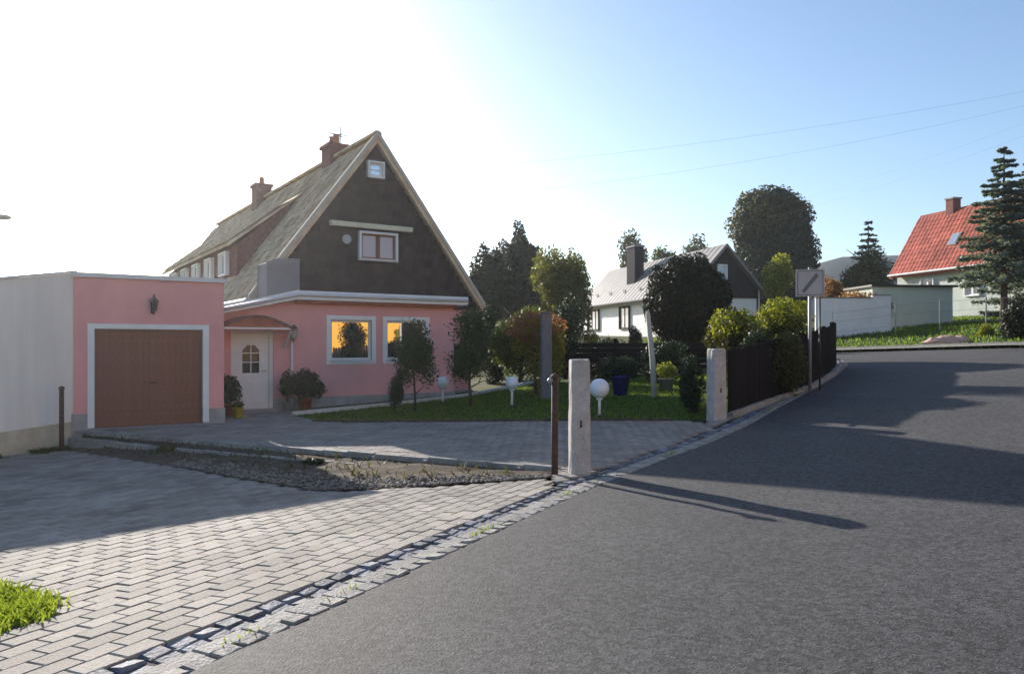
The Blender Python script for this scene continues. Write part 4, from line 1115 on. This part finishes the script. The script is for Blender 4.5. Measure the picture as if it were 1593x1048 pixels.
for k in range(6): MB().box(.3, .36, 2 + k * 2.6, 2.35 + k * 2.6, ze2 + .36 * s2 - .03, ze2 + .36 * s2 + .22).build('snow_guard', m_black, rf2)
def wall_T(yc): return Matrix.Translation((.2, yc, 0)) @ Matrix.Rotation(R(-90), 4, 'Z')
for yc, cs in ((15.6, 3), (9.6, 2), (4.5, 2)):
    window(wh, -1.1 if cs == 3 else -.8, 1.1 if cs == 3 else .8, ze2 - 2.3, ze2 - .75, 0, .08, cs, m_curt, m_darkbrown, m_darkbrown, T=wall_T(yc), sill=False)
window(wh, W2w / 2 - .42, W2w / 2 + .15, ze2 + .55, ze2 + 1.5, .12, .07, 1, m_curt, sill=False)
c = MB(); c.box(1.0, 1.75, 9.6, 11.0, ze2 + .5, zr2 + 1.0); c2 = c.build('chimney', m_chim_b, wh); MB().box(.94, 1.81, 9.54, 11.06, zr2 + 1.0, zr2 + 1.12).build('chimney_cap', m_grey, c2)
for xx in (h2 - .3,): pass
MB().tube([(W2w - .12, .05, wz - 1), (W2w - .12, .05, ze2 + .3)], .05, 8).build('downpipe', m_sheet, wh)

# ------------------------------------------------------------------ red roofed house
d3 = Vector((-.24, .97)); A3 = math.atan2(-d3.x, d3.y)            # ridge runs away from the viewer
f3 = P(1385, 425, 52); ze3 = f3.z; zr3 = P(1436, 333, 52).z
rh = thing('red_roofed_house', 'house with steep red tiled roof behind the blue spruces', 'house', (f3.x, 52, 0), A3)
g3 = G(f3.x + 3, 46) - .5
W3, L3 = 7.0, 17.0; h3 = 2.45
zr3 = ze3 + 4.0
mb = MB(); mb.box(.3, .55, -L3 + .3, -.3, g3 - 1, ze3 + .1); mb.box(.55, W3 - .3, -.55, -.3, g3 - 1, ze3); mb.box(.55, W3 - .3, -L3 + .3, -L3 + .55, g3 - 1, ze3); mb.box(W3 - .55, W3 - .3, -L3 + .55, -.55, g3 - 1, ze3)
mb.build('wall', m_greenw, rh)
for yy in (-.5, -L3 + .3): MB().prism([(.3, yy, ze3 + .003), (W3 - .3, yy, ze3 + .003), (h3, yy, zr3 - .35)], (0, .2, 0)).build('gable_wall', m_greenw, rh)
rf = MB(); s3 = (zr3 - ze3) / h3
for ex in (-.1, W3 + .1):
    rf.prism([(ex, -L3, ze3 - .1 * s3), (h3, -L3, zr3), (h3, -L3, zr3 - .22), (ex, -L3, ze3 - .1 * s3 - .22)], (0, L3, 0))
rf3 = rf.build('roof', m_redtile, rh)
sl3 = math.hypot(h3 + .1, zr3 - ze3 + .1 * s3); u3 = ((h3 + .1) / sl3, 0, (zr3 - ze3 + .1 * s3) / sl3)
tag(tiles_mesh((-.12, 0, ze3 - .1 * s3), (0, -1, 0), u3, int(L3 / .33), int(sl3 / .38), .33, .38).build('roof_tiles', m_redtile, rf3), kind='stuff')
c = MB(); c.box(h3 - .3, h3 + .3, -3.1, -2.5, zr3 - .6, zr3 + .6); c3 = c.build('chimney', m_brick, rh); MB().box(h3 - .36, h3 + .36, -3.16, -2.44, zr3 + .6, zr3 + .7).build('chimney_cap', m_plinth, c3)
ang3 = math.atan2(u3[2], u3[0])
T = Matrix.Translation((h3 * .42, -4.4, ze3 + (zr3 - ze3) * .42 + .06)) @ Matrix.Rotation(-ang3, 4, 'Y')
sk = MB(); sk.box(-.45, .45, -.35, .35, -.05, .07, T); sko = sk.build('skylight', m_seam, rh); MB().box(-.38, .38, -.28, .28, .072, .085, T).build('skylight_pane', m_glass_s, sko)
T3 = Matrix.Translation((.3, 0, 0)) @ Matrix.Rotation(R(-90), 4, 'Z')
for yc in (-3.0, -6.5, -10): window(rh, -.5 - yc, .5 - yc, ze3 - 1.9, ze3 - .7, 0, .06, 2, m_glass_s, T=T3, sill=False)
MB().tube([(-.2, -L3, ze3 - .2), (-.2, 0, ze3 - .2)], .07, 8).build('eaves_gutter', m_sheet, rf3)

# white panel wall, outbuilding, wire fence, boulder across the junction
pw_ = thing('panel_wall', 'white panelled garden wall across the junction', 'wall', (13.55, 34.2, 0), R(2))
for k in range(4):
    z0_ = G(13.6 + k * .86, 34) - .3; z1_ = P(1300, 464, 34.2).z + (.12 if k == 3 else 0)
    MB().box(k * .86 + .008, (k + 1) * .86 - .008, -.04, .04, z0_, z1_).build('panel', m_wallw, pw_)
    MB().box(k * .86 + .004, (k + 1) * .86 - .004, -.07, .07, z1_ + .001, z1_ + .05).build('coping', m_grey, pw_)
sh = thing('outbuilding', 'long low pale outbuilding in front of the red roofed house', 'shed', (17.2, 36.5, 0), R(4))
zo = P(1440, 447, 36.8).z
MB().box(0, 4.0, 0, 2.4, 1.6, zo).build('wall', m_greenw, sh); MB().box(-.15, 4.15, -.2, 2.5, zo + .001, zo + .1).build('roof', m_black, sh)
wf = thing('wire_fence', 'wire fence with steel posts on the far grass bank', 'fence', (0, 0, 0))
fpts = [P(1294, 520, 33.4), P(1393, 516, 32.2), P(1462, 516, 31), P(1534, 516, 29.6), P(1600, 516, 28.2)]
fpts = [Vector((p.x, p.y, G(p.x, p.y))) for p in fpts]
for p in fpts: MB().tube([p + Vector((0, 0, -.3)), p + Vector((0, 0, 1.25))], .028, 8).build('post', m_steel, wf)
for h_ in (.35, .8, 1.18): MB().tube([p + Vector((0, 0, h_)) for p in fpts], .005, 5).build('wire', m_steel, wf)
wf.location = fpts[0]
for ch in wf.children: ch.location = -fpts[0]
bp = P(1466, 528, 27.0); t = thing('boulder', 'pale pinkish boulder on the grass edge across the junction', 'boulder', (bp.x, 27, G(bp.x, 27)))
for nm, sx, dx in (('stone', .62, 0), ('flat_stone', .3, .55)):
    m = MB(); m.sphere((dx, 0, .1), 1, 12, 8)
    for i in range(len(m.v)):
        v = Vector(m.v[i]) - Vector((dx, 0, .1)); k = 1 + .18 * math.sin(v.x * 4 + v.y * 3) + .1 * math.sin(v.z * 7 + v.x * 5)
        m.v[i] = (dx + v.x * sx * k, v.y * .35 * k, .08 + v.z * .22 * k)
    m.build(nm, m_boulder, t)

# street lamp at the left edge
lp = P(-7, 440, 24.0)
t = thing('street_lamp', 'grey street lamp head over the cream wall at left edge', 'street lamp', (lp.x, 24, DL(lp.x, 24)))
hl = P(0, 338, 24).z - DL(lp.x, 24)
MB().tube([(0, 0, -.3), (0, 0, 2.5), (.0, 0, hl - .25), (.02, 0, hl - .05), (.1, 0, hl)], [.12, .1, .07, .05, .04], 10).build('pole', m_steel, t, True)
m = MB(); m.lathe([(.01, -.07), (.15, -.06), (.2, 0), (.13, .07), (.02, .1)], 12)
for i in range(len(m.v)): v = m.v[i]; m.v[i] = (v[0] * 1.8 + .16, v[1], v[2] + hl)
m.build('lamp_head', m_steel, t, True)

# overhead cables and their pole beyond the right edge
pole_p = Vector((19.6, 24.0)); pz = G(*pole_p)
t = thing('utility_pole', 'timber pole that carries the overhead cables', 'pole', (pole_p.x, pole_p.y, pz))
MB().tube([(0, 0, -.4), (0, 0, 8.6)], [.13, .09], 10).build('pole', m_bark, t, True)
MB().box(-.9, .9, -.05, .05, 7.9, 8.02).build('crossarm', m_bark, t)
def cable(a, b, sag, label):
    a, b = Vector(a), Vector(b); pts = [a + (b - a) * (i / 20) - Vector((0, 0, sag * 4 * (i / 20) * (1 - i / 20))) for i in range(21)]
    tag(MB().tube(pts, .0022, 5).build('overhead_cable', m_cable), label, 'cable', 'overhead cables')
ga = Vector((*ly(3.4, 1.1), 6.9)); gb_ = Vector((*ly(3.9, 1.1), 6.1))
top = Vector((pole_p.x, pole_p.y, pz + 8.0))
cable(ga, top + Vector((-.8, 0, .1)), .35, 'upper overhead cable running right from the pink gable')
cable(gb_, top + Vector((-.4, 0, -.1)), .5, 'lower overhead cable running right from the pink gable')
cable(P(1090, 344, 80), top + Vector((.4, 0, .1)), .8, 'upper overhead cable running back beside the domed tree')
cable(P(1110, 352, 80), top + Vector((.8, 0, -.2)), .8, 'lower overhead cable running back beside the domed tree')

# house across the street, behind the viewer: it is what the front windows mirror
oh = thing('orange_house', 'sunlit orange house mirrored in the pink house front windows', 'house', (25, -4, .6), math.atan2(.8, .6))
def oh_box(nm, mat, *a): return MB().box(*a).build(nm, mat, oh)
oh_box('wall', m_orange, -9, 9, 0, 8, -1, 6.2)
MB().prism([(-9.4, -.5, 6.2), (-9.4, 8.5, 6.2), (-9.4, 4, 9.6)], (18.8, 0, 0)).build('roof', m_terra, oh)
for xx in (-6, -2.4, 1.4, 5.2):
    for zz in (.9, 3.7): window(oh, xx - .6, xx + .6, zz, zz + 1.4, -.002, .1, 2, m_glass_s)

# haze volume added to stand in for veiling lens glare towards the sun
hz_m = bpy.data.materials.new('glare_haze'); hz_m.use_nodes = True
hn = hz_m.node_tree.nodes; hn.remove(hn['Principled BSDF'])
pv = hn.new('ShaderNodeVolumePrincipled')
pv.inputs['Color'].default_value = (.97, .98, 1, 1)
pv.inputs['Density'].default_value = HAZE
pv.inputs['Anisotropy'].default_value = .72
hz_m.node_tree.links.new(pv.outputs[0], hn['Material Output'].inputs['Volume'])
hzo = MB().box(-1510, 1510, -310, 2510, -5, 46).build('haze', hz_m)
tag(hzo, 'thin haze added to stand in for lens glare towards the low sun', None, None, 'stuff')
